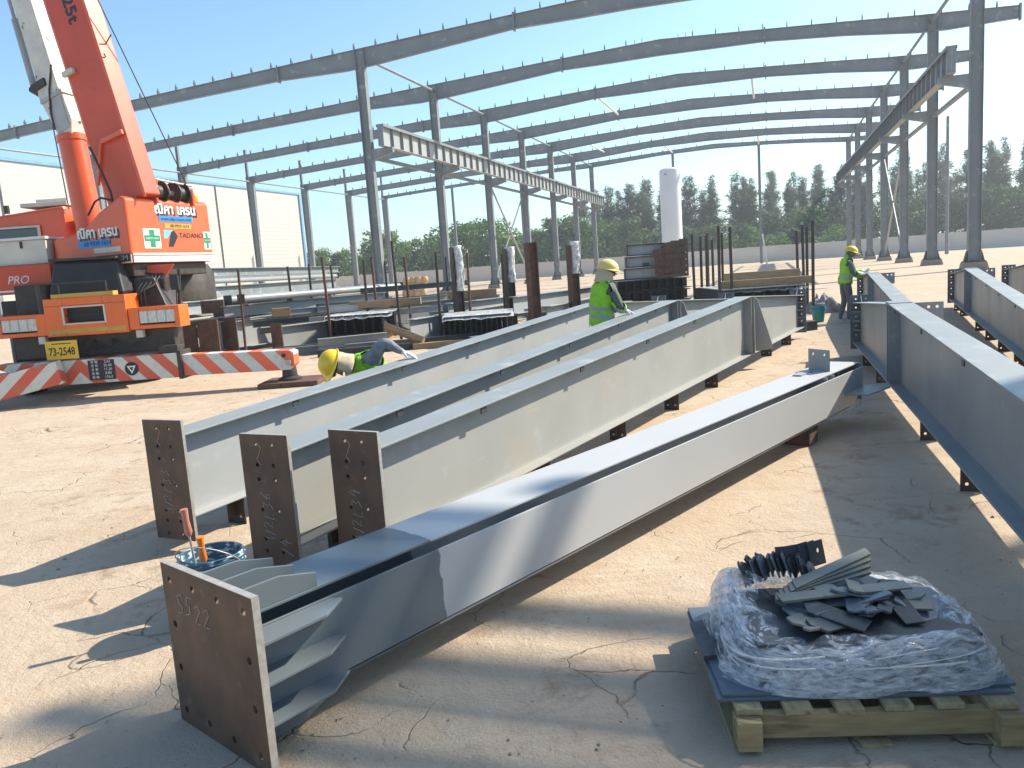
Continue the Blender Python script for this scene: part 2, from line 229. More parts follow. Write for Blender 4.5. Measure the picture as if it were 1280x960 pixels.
# ---------------------------------------------------------------- builders
class MB:
    def __init__(s): s.v = []; s.f = []; s.mi = []; s.T = Matrix.Identity(4)
    def add(s, vs_, fs, mi=0):
        o = len(s.v); s.v += [tuple(s.T @ Vector(v)) for v in vs_]
        for f in fs: s.f.append(tuple(i + o for i in f)); s.mi.append(mi)
        return s
    def box(s, x0, x1, y0, y1, z0, z1, mi=0):
        return s.add([(x0, y0, z0), (x1, y0, z0), (x1, y1, z0), (x0, y1, z0), (x0, y0, z1), (x1, y0, z1), (x1, y1, z1), (x0, y1, z1)],
                     [(0, 3, 2, 1), (4, 5, 6, 7), (0, 1, 5, 4), (1, 2, 6, 5), (2, 3, 7, 6), (3, 0, 4, 7)], mi)
    def prism(s, poly, a0, a1, ax='y', mi=0):
        # poly in the plane normal to ax: 'y' -> (x,z), 'x' -> (y,z), 'z' -> (x,y)
        n = len(poly); P = {'y': lambda p, t: (p[0], t, p[1]), 'x': lambda p, t: (t, p[0], p[1]), 'z': lambda p, t: (p[0], p[1], t)}[ax]
        vs_ = [P(p, a0) for p in poly] + [P(p, a1) for p in poly]
        fs = [tuple(range(n)), tuple(range(2 * n - 1, n - 1, -1))] + [(i, i + n, (i + 1) % n + n, (i + 1) % n) for i in range(n)]
        return s.add(vs_, fs, mi)
    def hexa(s, pts, mi=0):   # 8 points: bottom loop then top loop
        return s.add(pts, [(0, 3, 2, 1), (4, 5, 6, 7), (0, 1, 5, 4), (1, 2, 6, 5), (2, 3, 7, 6), (3, 0, 4, 7)], mi)
    def tube(s, pts, rr, n=10, mi=0, cap=True):
        pts = [Vector(p) for p in pts]
        if not isinstance(rr, (list, tuple)): rr = [rr] * len(pts)
        vs_ = []; fs = []; prev = None
        for i, p in enumerate(pts):
            d = (pts[min(i + 1, len(pts) - 1)] - pts[max(i - 1, 0)]).normalized()
            if prev is None: a = d.orthogonal().normalized()
            else: a = (prev - d * prev.dot(d)).normalized()
            prev = a; b = d.cross(a)
            for k in range(n):
                t = 2 * pi * k / n; vs_.append(p + (a * cos(t) + b * sin(t)) * rr[i])
        for i in range(len(pts) - 1):
            for k in range(n): fs.append((i * n + k, i * n + (k + 1) % n, (i + 1) * n + (k + 1) % n, (i + 1) * n + k))
        if cap: fs += [tuple(range(n - 1, -1, -1)), tuple((len(pts) - 1) * n + k for k in range(n))]
        return s.add(vs_, fs, mi)
    def lathe(s, prof, n=24, c=(0, 0, 0), mi=0, cap=False):
        vs_ = []; fs = []
        for r_, z in prof:
            for k in range(n): t = 2 * pi * k / n; vs_.append((c[0] + r_ * cos(t), c[1] + r_ * sin(t), c[2] + z))
        m = len(prof)
        for i in range(m - 1):
            for k in range(n): fs.append((i * n + k, i * n + (k + 1) % n, (i + 1) * n + (k + 1) % n, (i + 1) * n + k))
        if cap: fs += [tuple(range(n - 1, -1, -1)), tuple((m - 1) * n + k for k in range(n))]
        return s.add(vs_, fs, mi)
    def holed(s, x0, x1, z0, z1, y0, y1, holes, r=.012, mi=0, nseg=12):
        # plate in the x-z plane, thickness y0..y1, round holes at (x,z)
        q = r * 1.35
        def cuts(lo, hi, vals):
            c = [lo, hi]
            for v in vals: c += [v - q, v + q]
            c = sorted(set(round(t, 5) for t in c if lo <= t <= hi)); return c
        zs = cuts(z0, z1, [h[1] for h in holes])
        for a, b in zip(zs, zs[1:]):
            row = [h for h in holes if a - 1e-4 <= h[1] - q and h[1] + q <= b + 1e-4]
            xs = cuts(x0, x1, [h[0] for h in row])
            for c, d in zip(xs, xs[1:]):
                hh = [h for h in row if c - 1e-4 <= h[0] - q and h[0] + q <= d + 1e-4]
                if not hh:
                    s.add([(c, y0, a), (d, y0, a), (d, y0, b), (c, y0, b), (c, y1, a), (d, y1, a), (d, y1, b), (c, y1, b)], [(0, 1, 2, 3), (7, 6, 5, 4)], mi)
                else:
                    hx, hz = hh[0]; vs_ = []
                    for yy in (y0, y1):
                        for k in range(nseg):
                            t = 2 * pi * k / nseg + pi / nseg; ct, st = cos(t), sin(t); m = max(abs(ct), abs(st)); 
                            ex, ez = hx + ct / m * q, hz + st / m * q
                            ex = c if ct / m < -.999 else d if ct / m > .999 else ex; ez = a if st / m < -.999 else b if st / m > .999 else ez
                            vs_.append((ex, yy, ez)); vs_.append((hx + r * ct, yy, hz + r * st))
                    fs = []; M = 2 * nseg
                    for k in range(nseg):
                        k2 = (k + 1) % nseg
                        fs.append((2 * k, 2 * k2, 2 * k2 + 1, 2 * k + 1)); fs.append((M + 2 * k, M + 2 * k + 1, M + 2 * k2 + 1, M + 2 * k2)); fs.append((2 * k + 1, 2 * k2 + 1, M + 2 * k2 + 1, M + 2 * k + 1))
                    # corners of the cell
                    cor = [(d, b), (c, b), (c, a), (d, a)]
                    for i, (cx, cz) in enumerate(cor):
                        kk = [k for k in range(nseg)]
                        t0 = pi / 4 + i * pi / 2
                        k1 = int(((t0 - pi / nseg) / (2 * pi) * nseg) // 1) % nseg; k2 = (k1 + 1) % nseg
                        b0 = len(vs_); vs_ += [(cx, y0, cz), (cx, y1, cz)]
                        fs.append((2 * k1, b0, 2 * k2)); fs.append((M + 2 * k1, M + 2 * k2, b0 + 1))
                    s.add(vs_, fs, mi)
        s.add([(x0, y0, z0), (x1, y0, z0), (x1, y0, z1), (x0, y0, z1), (x0, y1, z0), (x1, y1, z0), (x1, y1, z1), (x0, y1, z1)], [(0, 4, 5, 1), (1, 5, 6, 2), (2, 6, 7, 3), (3, 7, 4, 0)], mi)
        return s
    def mesh(s, name, mats):
        me = bpy.data.meshes.new(name); me.from_pydata(s.v, [], s.f)
        for m in (mats if isinstance(mats, (list, tuple)) else [mats]): me.materials.append(m)
        me.polygons.foreach_set('material_index', s.mi)
        me.update(); return me
    def build(s, name, mats, parent=None, smooth=False, bevel=0., loc=None, kind=None, recalc=True):
        me = s.mesh(name, mats)
        if recalc:
            bm = bmesh.new(); bm.from_mesh(me); bmesh.ops.recalc_face_normals(bm, faces=bm.faces); bm.to_mesh(me); bm.free()
        return link(name, me, parent, smooth, bevel, loc, kind)
def link(name, me, parent=None, smooth=False, bevel=0., loc=None, kind=None):
    o = bpy.data.objects.new(name, me); col.objects.link(o)
    if smooth:
        me.polygons.foreach_set('use_smooth', [True] * len(me.polygons))
        if smooth != 'full': 
            try: me.set_sharp_from_angle(angle=rad(38))
            except Exception: pass
    if parent is not None: o.parent = parent
    if loc is not None: o.location = loc
    if bevel:
        b = o.modifiers.new('bevel', 'BEVEL'); b.width = bevel; b.segments = 2; b.limit_method = 'ANGLE'; b.angle_limit = rad(50)
    if kind: o['kind'] = kind
    return o
def tag(o, label, cat, group=None):
    o['label'] = label; o['category'] = cat
    if group: o['group'] = group
    return o
def thing(name, label, cat, loc=(0, 0, 0), rotz=0., group=None):
    o = bpy.data.objects.new(name, None); col.objects.link(o); o.location = loc; o.rotation_euler = (0, 0, rotz); o.empty_display_size = .2
    return tag(o, label, cat, group)
def azrot(az): return rad(90 - az)       # local +x points along azimuth az (degrees right of +Y)
def az2(az): return Vector((sin(rad(az)), cos(rad(az)), 0))
def text(s, size, name, m, parent, T, extrude=.002, align='CENTER', shear=0., sx=1., bold=0.):
    cu = bpy.data.curves.new(name, 'FONT'); cu.body = s; cu.size = size; cu.extrude = extrude; cu.align_x = align; cu.align_y = 'CENTER'; cu.shear = shear; cu.offset = bold; cu.resolution_u = 3
    o = bpy.data.objects.new(name, cu); col.objects.link(o)
    dg = bpy.context.evaluated_depsgraph_get(); me = bpy.data.meshes.new_from_object(o.evaluated_get(dg)); bpy.data.objects.remove(o); 
    me.materials.clear(); me.materials.append(m); me.transform(T @ Matrix.Diagonal((sx, 1, 1, 1)))
    return link(name, me, parent)
def face_T(p, right, up):
    right = Vector(right).normalized(); up = Vector(up).normalized(); n = right.cross(up)
    M = Matrix((right, up, n)).transposed().to_4x4(); M.translation = p; return M

# ---------------------------------------------------------------- the ground: one sheet with gentle unevenness near the camera
def build_ground():
    bm = bmesh.new()
    xs = [-600, -300, -120, -60, -30] + [-20 + .5 * i for i in range(81)] + [30, 60, 120, 300, 600]
    ys = [-300, -60, -10] + [-4 + .5 * i for i in range(73)] + [40, 55, 80, 120, 200, 400, 700]
    from mathutils import noise as nz
    g = []
    for y in ys:
        g.append([bm.verts.new((x, y, (.012 * nz.noise((x * .45, y * .45, 0)) - .006) if abs(x) < 20 and -4 < y < 32 else 0)) for x in xs])
    for j in range(len(ys) - 1):
        for i in range(len(xs) - 1): bm.faces.new((g[j][i], g[j][i + 1], g[j + 1][i + 1], g[j + 1][i]))
    me = bpy.data.meshes.new('ground'); bm.to_mesh(me); bm.free(); me.materials.append(GROUND)
    o = link('ground', me, smooth='full'); o['kind'] = 'structure'
build_ground()

# ---------------------------------------------------------------- the steel frame building (u across, t along its axis)
YA = rad(18.323); AX = Vector((sin(YA), cos(YA), 0)); BX = Vector((cos(YA), -sin(YA), 0))
T0, SP = 47.38, 11.51
UL, UM, UK, UR = -57.53, -24.22, -6.94, 10.11
def P(u, t, z=0.): return BX * u + AX * t + Vector((0, 0, z))
# rafter: (u, top z, depth); splices in between
PROF = [(UL, 14.40, .80), (-53., 14.62, .72), (-42.5, 15.13, .72), (-35., 15.48, .80), (-30.2, 15.70, .86), (UM - 1, 15.93, 1.16), (UM + 1, 16.02, 1.14), (-14., 16.42, .80), (-10.5, 16.56, .95), (UK, 16.70, 1.06), (-3.4, 16.50, .92), (0., 16.31, .78), (5., 16.02, .86), (UR - .8, 15.73, 1.05), (UR + .8, 15.66, 1.04), (14.9, 15.45, .74)]
SPL = [-53., -42.5, -30.2, -14., 0.]
def rafter_at(u):
    for (a, za, da), (b, zb, db) in zip(PROF, PROF[1:]):
        if a <= u <= b: f = (u - a) / (b - a); return za + (zb - za) * f, da + (db - da) * f
def h_column(b, u, z0, z1, d0, d1, wd, tf=.03, tw=.02):
    # H section, depth along u, flange width along t, tapered
    for s in (-1, 1):
        a0, a1 = s * d0 / 2, s * d1 / 2
        pts = [(u + a0 - s * tf, -wd / 2, z0), (u + a0, -wd / 2, z0), (u + a0, wd / 2, z0), (u + a0 - s * tf, wd / 2, z0), (u + a1 - s * tf, -wd / 2, z1), (u + a1, -wd / 2, z1), (u + a1, wd / 2, z1), (u + a1 - s * tf, wd / 2, z1)]
        b.hexa(pts)
    b.hexa([(u - d0 / 2 + tf, -tw / 2, z0), (u + d0 / 2 - tf, -tw / 2, z0), (u + d0 / 2 - tf, tw / 2, z0), (u - d0 / 2 + tf, tw / 2, z0), (u - d1 / 2 + tf, -tw / 2, z1), (u + d1 / 2 - tf, -tw / 2, z1), (u + d1 / 2 - tf, tw / 2, z1), (u - d1 / 2 + tf, tw / 2, z1)])
def rafter_seg(b, pts, wd=.28, tf=.03, tw=.02):
    for (a, za, da), (c, zc, dc) in zip(pts, pts[1:]):
        for lo, hi in (((za - tf, zc - tf), (za, zc)), ((za - da, zc - dc), (za - da + tf, zc - dc + tf))):
            b.hexa([(a, -wd / 2, lo[0]), (c, -wd / 2, lo[1]), (c, wd / 2, lo[1]), (a, wd / 2, lo[0]), (a, -wd / 2, hi[0]), (c, -wd / 2, hi[1]), (c, wd / 2, hi[1]), (a, wd / 2, hi[0])])
        b.hexa([(a, -tw / 2, za - da + tf), (c, -tw / 2, zc - dc + tf), (c, tw / 2, zc - dc + tf), (a, tw / 2, za - da + tf), (a, -tw / 2, za - tf), (c, -tw / 2, zc - tf), (c, tw / 2, zc - tf), (a, tw / 2, za - tf)])
LORD = ['the foremost over the yard', 'second behind the foremost', 'third behind the foremost', 'the middle one of seven', 'third before the gable end', 'second before the gable end', 'the gable end with thin wind posts']
def steel_frame(k, label, t, u_lo=UL, u_hi=14.9, cols=('L', 'M', 'R'), stubs=True, shade_steel=False):
    T = thing('steel_portal', label, 'steel portal', P(0, t), -YA, 'portal frames of the unfinished hall')
    ks = .62 if k == 6 else 1. if k < 0 else 1.
    U = sorted(set([p[0] for p in PROF] + SPL + [u_lo, u_hi])); U = [u for u in U if u_lo <= u <= u_hi]
    def pt(u):
        z, d = rafter_at(u); return (u, z, d * ks)
    cuts = [u_lo] + [s for s in SPL if u_lo < s < u_hi] + [u_hi]
    for a, c in zip(cuts, cuts[1:]):
        b = MB(); rafter_seg(b, [pt(u) for u in U if a <= u <= c]); b.build('rafter', FRAME, T)
    for s in cuts[1:-1] + ([u_hi] if u_hi > 14 else []):
        z, d = rafter_at(s); b = MB(); b.box(s - .05, s + .05, -.17, .17, z - d * ks - .12, z + .12); b.build('splice_plate', FRAME, T)
    b = MB(); u = u_lo + .8
    while u < u_hi - .4:
        if not (UK - 1.9 < u < UK + 1.9):
            z, d = rafter_at(u); b.box(u - .03, u + .03, -.06, .14, z - .01, z + .24); b.prism([(u - .03, z + .24), (u + .03, z + .24), (u + .01, z + .40), (u - .01, z + .40)], -.02, .08)
        u += 1.53
    for du in (-1.75, -1.25, 1.25, 1.75):
        if u_lo < UK + du < u_hi:
            z, d = rafter_at(UK + du); b.box(UK + du - .01, UK + du + .01, -.02, .14, z - .01, z + .3)
    b.build('purlin_cleats', DARK, T, kind='stuff')
    for nm, u in (('L', UL), ('M', UM), ('R', UR)):
        if nm not in cols: continue
        z, d = rafter_at(max(u, UL)); top = z - d * ks + .02 if nm != 'L' else z + .02
        b = MB(); h_column(b, u, .42, top, .60 if nm != 'L' else .7, .60 if nm != 'L' else .95, .40); b.build('column', FRAME, T)
        if nm != 'L':
            b = MB(); b.box(u - .34, u + .34, -.02, .02, z - d * ks - .05, z - .04); b.box(u - .32, u - .28, -.18, .18, z - d * ks - .02, z - .03); b.box(u + .28, u + .32, -.18, .18, z - d * ks - .02, z - .03); b.build('knee_stiffener', FRAME, T)
        b = MB(); b.box(u - .5, u + .5, -.42, .42, .36, .42)
        for s in (-1, 1): b.prism([(u + s * .30, .42), (u + s * .48, .42), (u + s * .34, .95), (u + s * .30, .95)], -.16, .16)
        b.build('base_plate', BLACKM, T)
        b = MB(); b.prism([(u - .62, -.05), (u + .62, -.05), (u + .52, .36), (u - .52, .36)], -.5, .5); b.build('pedestal', CONC, T)
        if nm == 'L' and stubs:
            b = MB(); h_column(b, u - .3, z, z + 3.1, .3, .3, .25); b.build('stub_post', FRAME, T)
        if nm in 'MR':
            s = 1 if nm == 'M' else -1; b = MB()
            b.prism([(u + s * .28, 9.82), (u + s * 1.75, 9.82), (u + s * 1.75, 9.50), (u + s * .28, 9.12)], -.15, .15); b.build('corbel', FRAME, T)
    if shade_steel:  # added leg, tubes and pole out of view, set to cast soft shade
        b = MB(); h_column(b, 14.6, 0, 15.4, .6, .6, .4); b.build('column', FRAME, T)
        for dz in (.0, .70, 1.08, 1.5): b = MB(); b.tube([(10.3 + .3 * (dz == .36), 0, 13.75 + dz), (14.9, 0, 13.75 + dz)], {.0: .15, .70: .13, 1.08: .10, 1.5: .13}[dz], 10); b.build('shade_rail', FRAME, T, smooth=True)
        d = Vector((15.1, 9.9, 0)) - P(0, t); p = Vector((d.dot(BX), d.dot(AX), 0))
        b = MB(); b.tube([p, p + Vector((0, 0, 12.9))], .12, 12); b.tube([p + Vector((0, 0, 12.8)), Vector((14.5, 0, 13.2))], .08, 8); b.build('shade_pole', FRAME, T, smooth=True)
    return T
CONC = mat('cast concrete', (.30, .26, .21), (.22, .19, .155), rough=.9, scale=2)
for k in range(7):
    F_ = steel_frame(k, 'grey steel portal of the unfinished hall, ' + LORD[k], T0 + SP * k)
    if k == 6:
        for u in (-46., -35., -12.6, -1.1):
            z, d = rafter_at(u); b = MB(); h_column(b, u, 0, z - d * .62 + .02, .36, .36, .25); b.build('wind_post', FRAME, F_)
# added steel out of the picture, placed so its tubes throw soft bands of shade on the yard
steel_frame(-3, 'unseen grey steel leg and tubes added to shade the yard', 14.8, u_lo=13.9, u_hi=14.9, cols=(), stubs=False, shade_steel=True)
# struts between frames
for row, u, z, r_ in (('outer left', UL + .2, 13.8, .09), ('crane aisle left', UM + .1, 15.5, .10), ('crane aisle right', UR - .1, 15.2, .10)):
    for k in range(-1 if row == 'crane aisle right' else 0, 6):
        b = MB(); b.tube([P(u, T0 + SP * k + .02, z), P(u, T0 + SP * (k + 1) - .02, z)], r_, 8)
        o = b.build('eave_strut', FRAME, smooth=True); tag(o, 'thin grey tube strut tying frame heads along the %s column row' % row, 'strut', 'eave struts, %s row' % row)
for row, u in (('left', UM), ('right', UR)):
    for k in range(6):
        b = MB(); s = 1 if row == 'left' else -1
        b.box(u - .1, u + .1, T0 + SP * k + .22, T0 + SP * (k + 1) - .22, 9.28, 9.50)
        o = b.build('column_strut', FRAME); o.rotation_euler = (0, 0, -YA); tag(o, 'slim grey strut between columns below the %s crane runway girder' % row, 'strut', 'struts under the %s runway' % row)
for u, k in ((-14., 2), (-20., 4), (-12.6, 5), (-1.1, 5), (-1.1, 2), (-33., 3)):
    z, d = rafter_at(u); b = MB(); b.tube([P(u, T0 + SP * k, z - d * .55), P(u, T0 + SP * (k + 1), z - d * .45)], .10, 8)
    o = b.build('roof_strut', WHITE, smooth=True); tag(o, 'short pale tube strut between two rafters of the hall roof', 'strut', 'roof struts')
# crane runway girders
for row, u in (('left', -22.9), ('right', 8.85)):
    g = thing('runway_girder', 'long grey crane runway girder with vertical ribs on %s column row brackets' % row, 'girder', (0, 0, 0), -YA)
    t_a, t_b = T0 - .8, T0 + 6 * SP + .8; z0, z1 = 9.83, 11.15
    b = MB(); b.box(u - .012, u + .012, t_a, t_b, z0 + .03, z1 - .03); b.build('web', PRIMER, g)
    b = MB(); b.box(u - .22, u + .22, t_a, t_b, z1 - .03, z1); b.box(u - .25, u - .22, t_a, t_b, z1 - .16, z1 + .01); b.box(u + .22, u + .25, t_a, t_b, z1 - .16, z1 + .01); b.build('top_flange', FRAME, g)
    b = MB(); b.box(u - .2, u + .2, t_a, t_b, z0, z0 + .03); b.build('bottom_flange', CREAMST, g) if False else b.build('bottom_flange', PRIMER2, g)
    n = 49; st = MB(); st.box(-.19, .19, -.014, .014, z0 + .031, z1 - .031); me = st.mesh('stiffener', FRAME)
    for i in range(n + 1): 
        o = link('stiffener', me, g); o.location = (u, t_a + .02 + (t_b - t_a - .04) * i / n, 0)
# cross bracing
for row, u in (('left', UM), ('right', UR)):
    for (ta, za), (tb, zb) in (((T0 + 2 * SP, 9.6), (T0 + 3 * SP, .6)), ((T0 + 3 * SP, 9.6), (T0 + 2 * SP, .6))):
        b = MB(); s = .05 if za > zb and ta < tb else -.08; b.tube([P(u + s, ta, za), P(u + s, tb, zb)], .085, 8); o = b.build('brace', PRIMER if ta < tb else FRAME, smooth=True)
        tag(o, 'diagonal brace crossing between two columns of the %s runway row, %s' % (row, 'falling away from the yard' if ta < tb else 'rising away from the yard'), 'brace')

# ---------------------------------------------------------------- neighbouring warehouse
def ribbed(name, c1, c2, sc_, axis=2, bs=.15):
    m = bpy.data.materials.new(name); m.use_nodes = True; nt = m.node_tree; L = nt.links.new
    p = nt.nodes['Principled BSDF']; p.inputs['Roughness'].default_value = .55
    tc = N(nt, 'ShaderNodeTexCoord'); sp = N(nt, 'ShaderNodeSeparateXYZ'); L(tc.outputs['Object'], sp.inputs[0])
    ml = N(nt, 'ShaderNodeMath', operation='MULTIPLY', i_1=sc_); L(sp.outputs[axis], ml.inputs[0]); sn = N(nt, 'ShaderNodeMath', operation='SINE'); L(ml.outputs[0], sn.inputs[0])
    b = N(nt, 'ShaderNodeBump', i_Strength=bs, i_Distance=.05); L(sn.outputs[0], b.inputs['Height']); L(b.outputs[0], p.inputs['Normal'])
    n = N(nt, 'ShaderNodeTexNoise', i_Scale=.25, i_Detail=6.); L(tc.outputs['Object'], n.inputs['Vector'])
    mx = N(nt, 'ShaderNodeMix', data_type='RGBA'); mx.inputs[6].default_value = c4(c1); mx.inputs[7].default_value = c4(c2); L(n.outputs[0], mx.inputs[0]); L(mx.outputs[2], p.inputs['Base Color']); return m
CLAD = ribbed('cream ribbed cladding', (.47, .46, .415), (.45, .44, .40), 2 * pi / .55)
TRIM = mat('blue roof trim', (.16, .33, .55), rough=.5)
wh = thing('warehouse', 'cream metal clad warehouse with blue roof trim behind the crane', 'warehouse', (0, 0, 0), -YA)
tb = [22, 40, 58, 70.5, 89, 108.6]
for a, c in zip(tb, tb[1:]):
    b = MB(); b.box(-68.3, -68., a + .04, c - .04, 0, 15.0); b.build('wall_panel', CLAD, wh)
b = MB(); b.box(-108, -68.3, 108.3, 108.6, 0, 15.0); b.box(-108, -107.7, 22, 108.3, 0, 15.0); b.box(-107.7, -68.3, 22, 22.3, 0, 15); b.build('wall', CLAD, wh)
b = MB(); b.prism([(-108.2, 15.0), (-67.85, 15.0), (-67.85, 15.28), (-88, 16.6), (-108.2, 15.28)], 21.9, 108.75); b.build('roof', TRIM, wh)
b = MB(); b.box(-67.99, -67.8, 108.35, 108.8, 0, 15.0); b.build('corner_trim', TRIM, wh)
for t in (58, 70.5, 89):
    b = MB(); b.tube([(-67.9, t, .2), (-67.9, t, 14.9)], .07, 6); b.build('downpipe', FRAME, wh)
# ---------------------------------------------------------------- white tank
tk = thing('storage_tank', 'tall white upright cylindrical tank in front of the tree row', 'tank', (23.6, 112, 0))
b = MB(); b.lathe([(1.42, .6), (1.42, 13.3), (1.36, 13.55), (1.1, 13.75), (.5, 13.86), (.01, 13.88)], 40); b.build('shell', mat('tank white', (.72, .73, .74), (.68, .69, .70), rough=.4, scale=.3), tk, smooth=True)
b = MB()
for i in range(4): t = pi / 4 + i * pi / 2; b.box(cos(t) * 1.2 - .12, cos(t) * 1.2 + .12, sin(t) * 1.2 - .12, sin(t) * 1.2 + .12, 0, .65)
b.build('leg_ring', FRAME, tk)
b = MB(); b.tube([(-.9, -1.15, 12.9), (-.9, -1.5, 12.9)], .1, 8); b.build('nozzle', FRAME, tk)
# ---------------------------------------------------------------- boundary wall
WALLC = ribbed('precast wall planks', (.62, .57, .51), (.54, .49, .44), 2 * pi / .5)
fpts = [Vector((84, 88, 0)), Vector((46.5, 121, 0)), Vector((-5, 131, 0)), Vector((-52, 138, 0))]
FL = ['grey precast plank wall running past the right hand columns', 'grey precast plank wall behind the stacked steel and white tank', 'grey precast plank wall below the low green trees']
for i, (a, c) in enumerate(zip(fpts, fpts[1:])):
    d = c - a; L_ = d.length; az_ = math.atan2(d.y, d.x); fnc = thing('boundary_wall', FL[i], 'wall', a, az_, 'boundary wall stretches')
    n = int(L_ / 3.0); sw = L_ / n; pm = MB(); pm.box(.1, sw - .1, -.05, .05, 0, 2.36); me = pm.mesh('panel', WALLC); qm = MB(); qm.box(-.1, .1, -.1, .1, 0, 2.46); me2 = qm.mesh('post', WALLC)
    for j in range(n):
        o = link('panel', me, fnc); o.location = (j * sw, 0, R.uniform(-.03, .03)); o = link('post', me2, fnc); o.location = (j * sw, 0, 0)
# kerb of dark soil at the wall foot and a slim pole
b = MB(); b.tube([(0, 0, 0), (0, 0, 14.2)], [.19, .15], 10); tag(b.build('light_pole', FRAME, smooth=True, loc=(47.2, 85.5, 0)), 'slim bare grey pole between the two tallest right hand columns', 'pole')
b = MB(); b.tube([(0, 0, 0), (-.45, 0, 3.6)], .09, 8); tag(b.build('pipe_post', WHITE, smooth=True, loc=(29.5, 90, 0)), 'short leaning white pipe post before the boundary wall', 'post')

# ---------------------------------------------------------------- trees
def casuarina_mesh(seed, H, RR):
    r_ = random.Random(seed); b = MB(); z = H * .22
    while z < H:
        f = (z / H); L_ = RR * min(1, (1 - f) * 1.7) ** .8 * (.5 + .5 * min(1, (f - .15) / .25)) * (.75 + .35 * sin(z * 1.7 + seed)) + .3
        for q in range(r_.randint(2, 4)):
            if r_.random() < .2: continue
            th = r_.uniform(0, 2 * pi); ln = L_ * r_.uniform(.5, 1.2); rise = r_.uniform(.15, .75)
            n = max(4, int(ln * 11))
            for i in range(n):
                t = (i + r_.random()) / n; p = Vector((cos(th) * ln * t, sin(th) * ln * t, z + ln * t * rise))
                for e in range(2):
                    pp = p + Vector((r_.gauss(0, .2), r_.gauss(0, .2), r_.gauss(0, .2)))
                    dd = Vector((cos(th) * .5 + r_.gauss(0, .45), sin(th) * .5 + r_.gauss(0, .45), r_.gauss(.1, .55))).normalized() * r_.uniform(.35, .75)
                    sd = dd.cross(Vector((r_.gauss(0, 1), r_.gauss(0, 1), r_.gauss(0, 1)))).normalized() * r_.uniform(.035, .08)
                    b.add([pp - sd, pp + sd, pp + dd + sd * .4, pp + dd - sd * .4], [(0, 1, 2, 3)])
        z += H * .0125 * r_.uniform(.7, 1.4)
    return b
def trunk_mesh(seed, H, r0_, limbs=0):
    r_ = random.Random(seed); b = MB(); pts = []; x = y = 0
    for i in range(8):
        pts.append((x, y, H * i / 7)); x += r_.uniform(-.12, .12); y += r_.uniform(-.12, .12)
    b.tube(pts, [r0_ * (1 - .85 * i / 7) for i in range(8)], 7)
    for i in range(limbs):
        f = r_.uniform(.25, .8); p = Vector(pts[int(f * 7)]); th = r_.uniform(0, 2 * pi); ln = H * .3
        b.tube([p, p + Vector((cos(th) * ln * .5, sin(th) * ln * .5, ln * .5)), p + Vector((cos(th) * ln * .8, sin(th) * ln * .8, ln))], [r0_ * .4, r0_ * .25, r0_ * .08], 5)
    return b
def bush_mesh(seed, H, RR, n=42, leaf=.34, z0=.05):
    r_ = random.Random(seed); b = MB()
    for i in range(n):
        th = r_.uniform(0, 2 * pi); f = r_.random() ** .6; zz = H * r_.uniform(z0, .93); rr = RR * f * (1 - max(0, zz / H - .35) * .95)
        c = Vector((cos(th) * rr, sin(th) * rr, zz)); s = r_.uniform(.55, 1.15) * RR * .33
        for k in range(60):
            d = Vector((r_.gauss(0, 1), r_.gauss(0, 1), r_.gauss(0, 1))).normalized(); p = c + d * s * r_.uniform(.6, 1.05)
            if p.z < .05: continue
            u_ = (d + Vector((r_.gauss(0, .6), r_.gauss(0, .6), r_.gauss(0, .6)))).orthogonal().normalized() * leaf * r_.uniform(.5, 1.1); v_ = u_.cross(d).normalized() * leaf * r_.uniform(.3, .6)
            b.add([p - u_, p + v_, p + u_, p - v_], [(0, 1, 2, 3)])
    return b
cas = [(casuarina_mesh(s, 18.0, 2.0).mesh('crown', LEAF_PINE if s % 2 else LEAF_PINE2), trunk_mesh(s, 16.5, .18).mesh('trunk', BARK)) for s in range(11, 17)]
WORDS = ['wispy tall casuarina tree in the far row']
xs = 16.
i = 0
gaps = [(43.5, 45.5)]
while xs < 122:
    if not any(a < xs < c for a, c in gaps):
        y = 160 + R.uniform(-5, 6) - max(0, xs - 60) * .25
        t = thing('casuarina_tree', 'tall wispy casuarina tree with see-through feathery crown in the far row', 'tree', (xs, y, 0), R.uniform(0, 6.28), 'row of casuarina trees behind the wall')
        cr, tr = cas[i % 6]; o = link('crown', cr, t); o2 = link('trunk', tr, t)
        hs = R.choice([.80, .88, .94, 1.0, 1.05]) * (1.03 if xs > 70 else .90)
        q_ = R.uniform(.75, 1.3); t.scale = (q_, q_, hs)
    xs += R.uniform(.55, 1.45); i += 1
bushes = [bush_mesh(s, 8.6, 4.2).mesh('crown', [LEAF_GREEN, LEAF_MID, LEAF_GREEN][s % 3]) for s in range(31, 36)]
btr = [trunk_mesh(s, 6.5, .16, 5).mesh('trunk', BARK) for s in range(31, 33)]
for i, x in enumerate([-64 + 2.6 * j for j in range(34)]):
    t = thing('broadleaf_tree', 'low bushy bright green tree in the thicket behind the left half of the wall', 'tree', (x + R.uniform(-1, 1), 147 + R.uniform(-4, 8), 0), R.uniform(0, 6.28), 'green thicket behind the wall')
    link('crown', bushes[i % 5], t); link('trunk', btr[i % 2], t); f = 1.12 + .10 * sin(i * .9) + R.uniform(-.1, .1)
    if x < -24: f *= .80
    t.scale = (f, f, f)
dk = [bush_mesh(s, 7.5, 4.6).mesh('crown', [LEAF_DARK, LEAF_MID][s % 3 == 0]) for s in range(51, 55)]
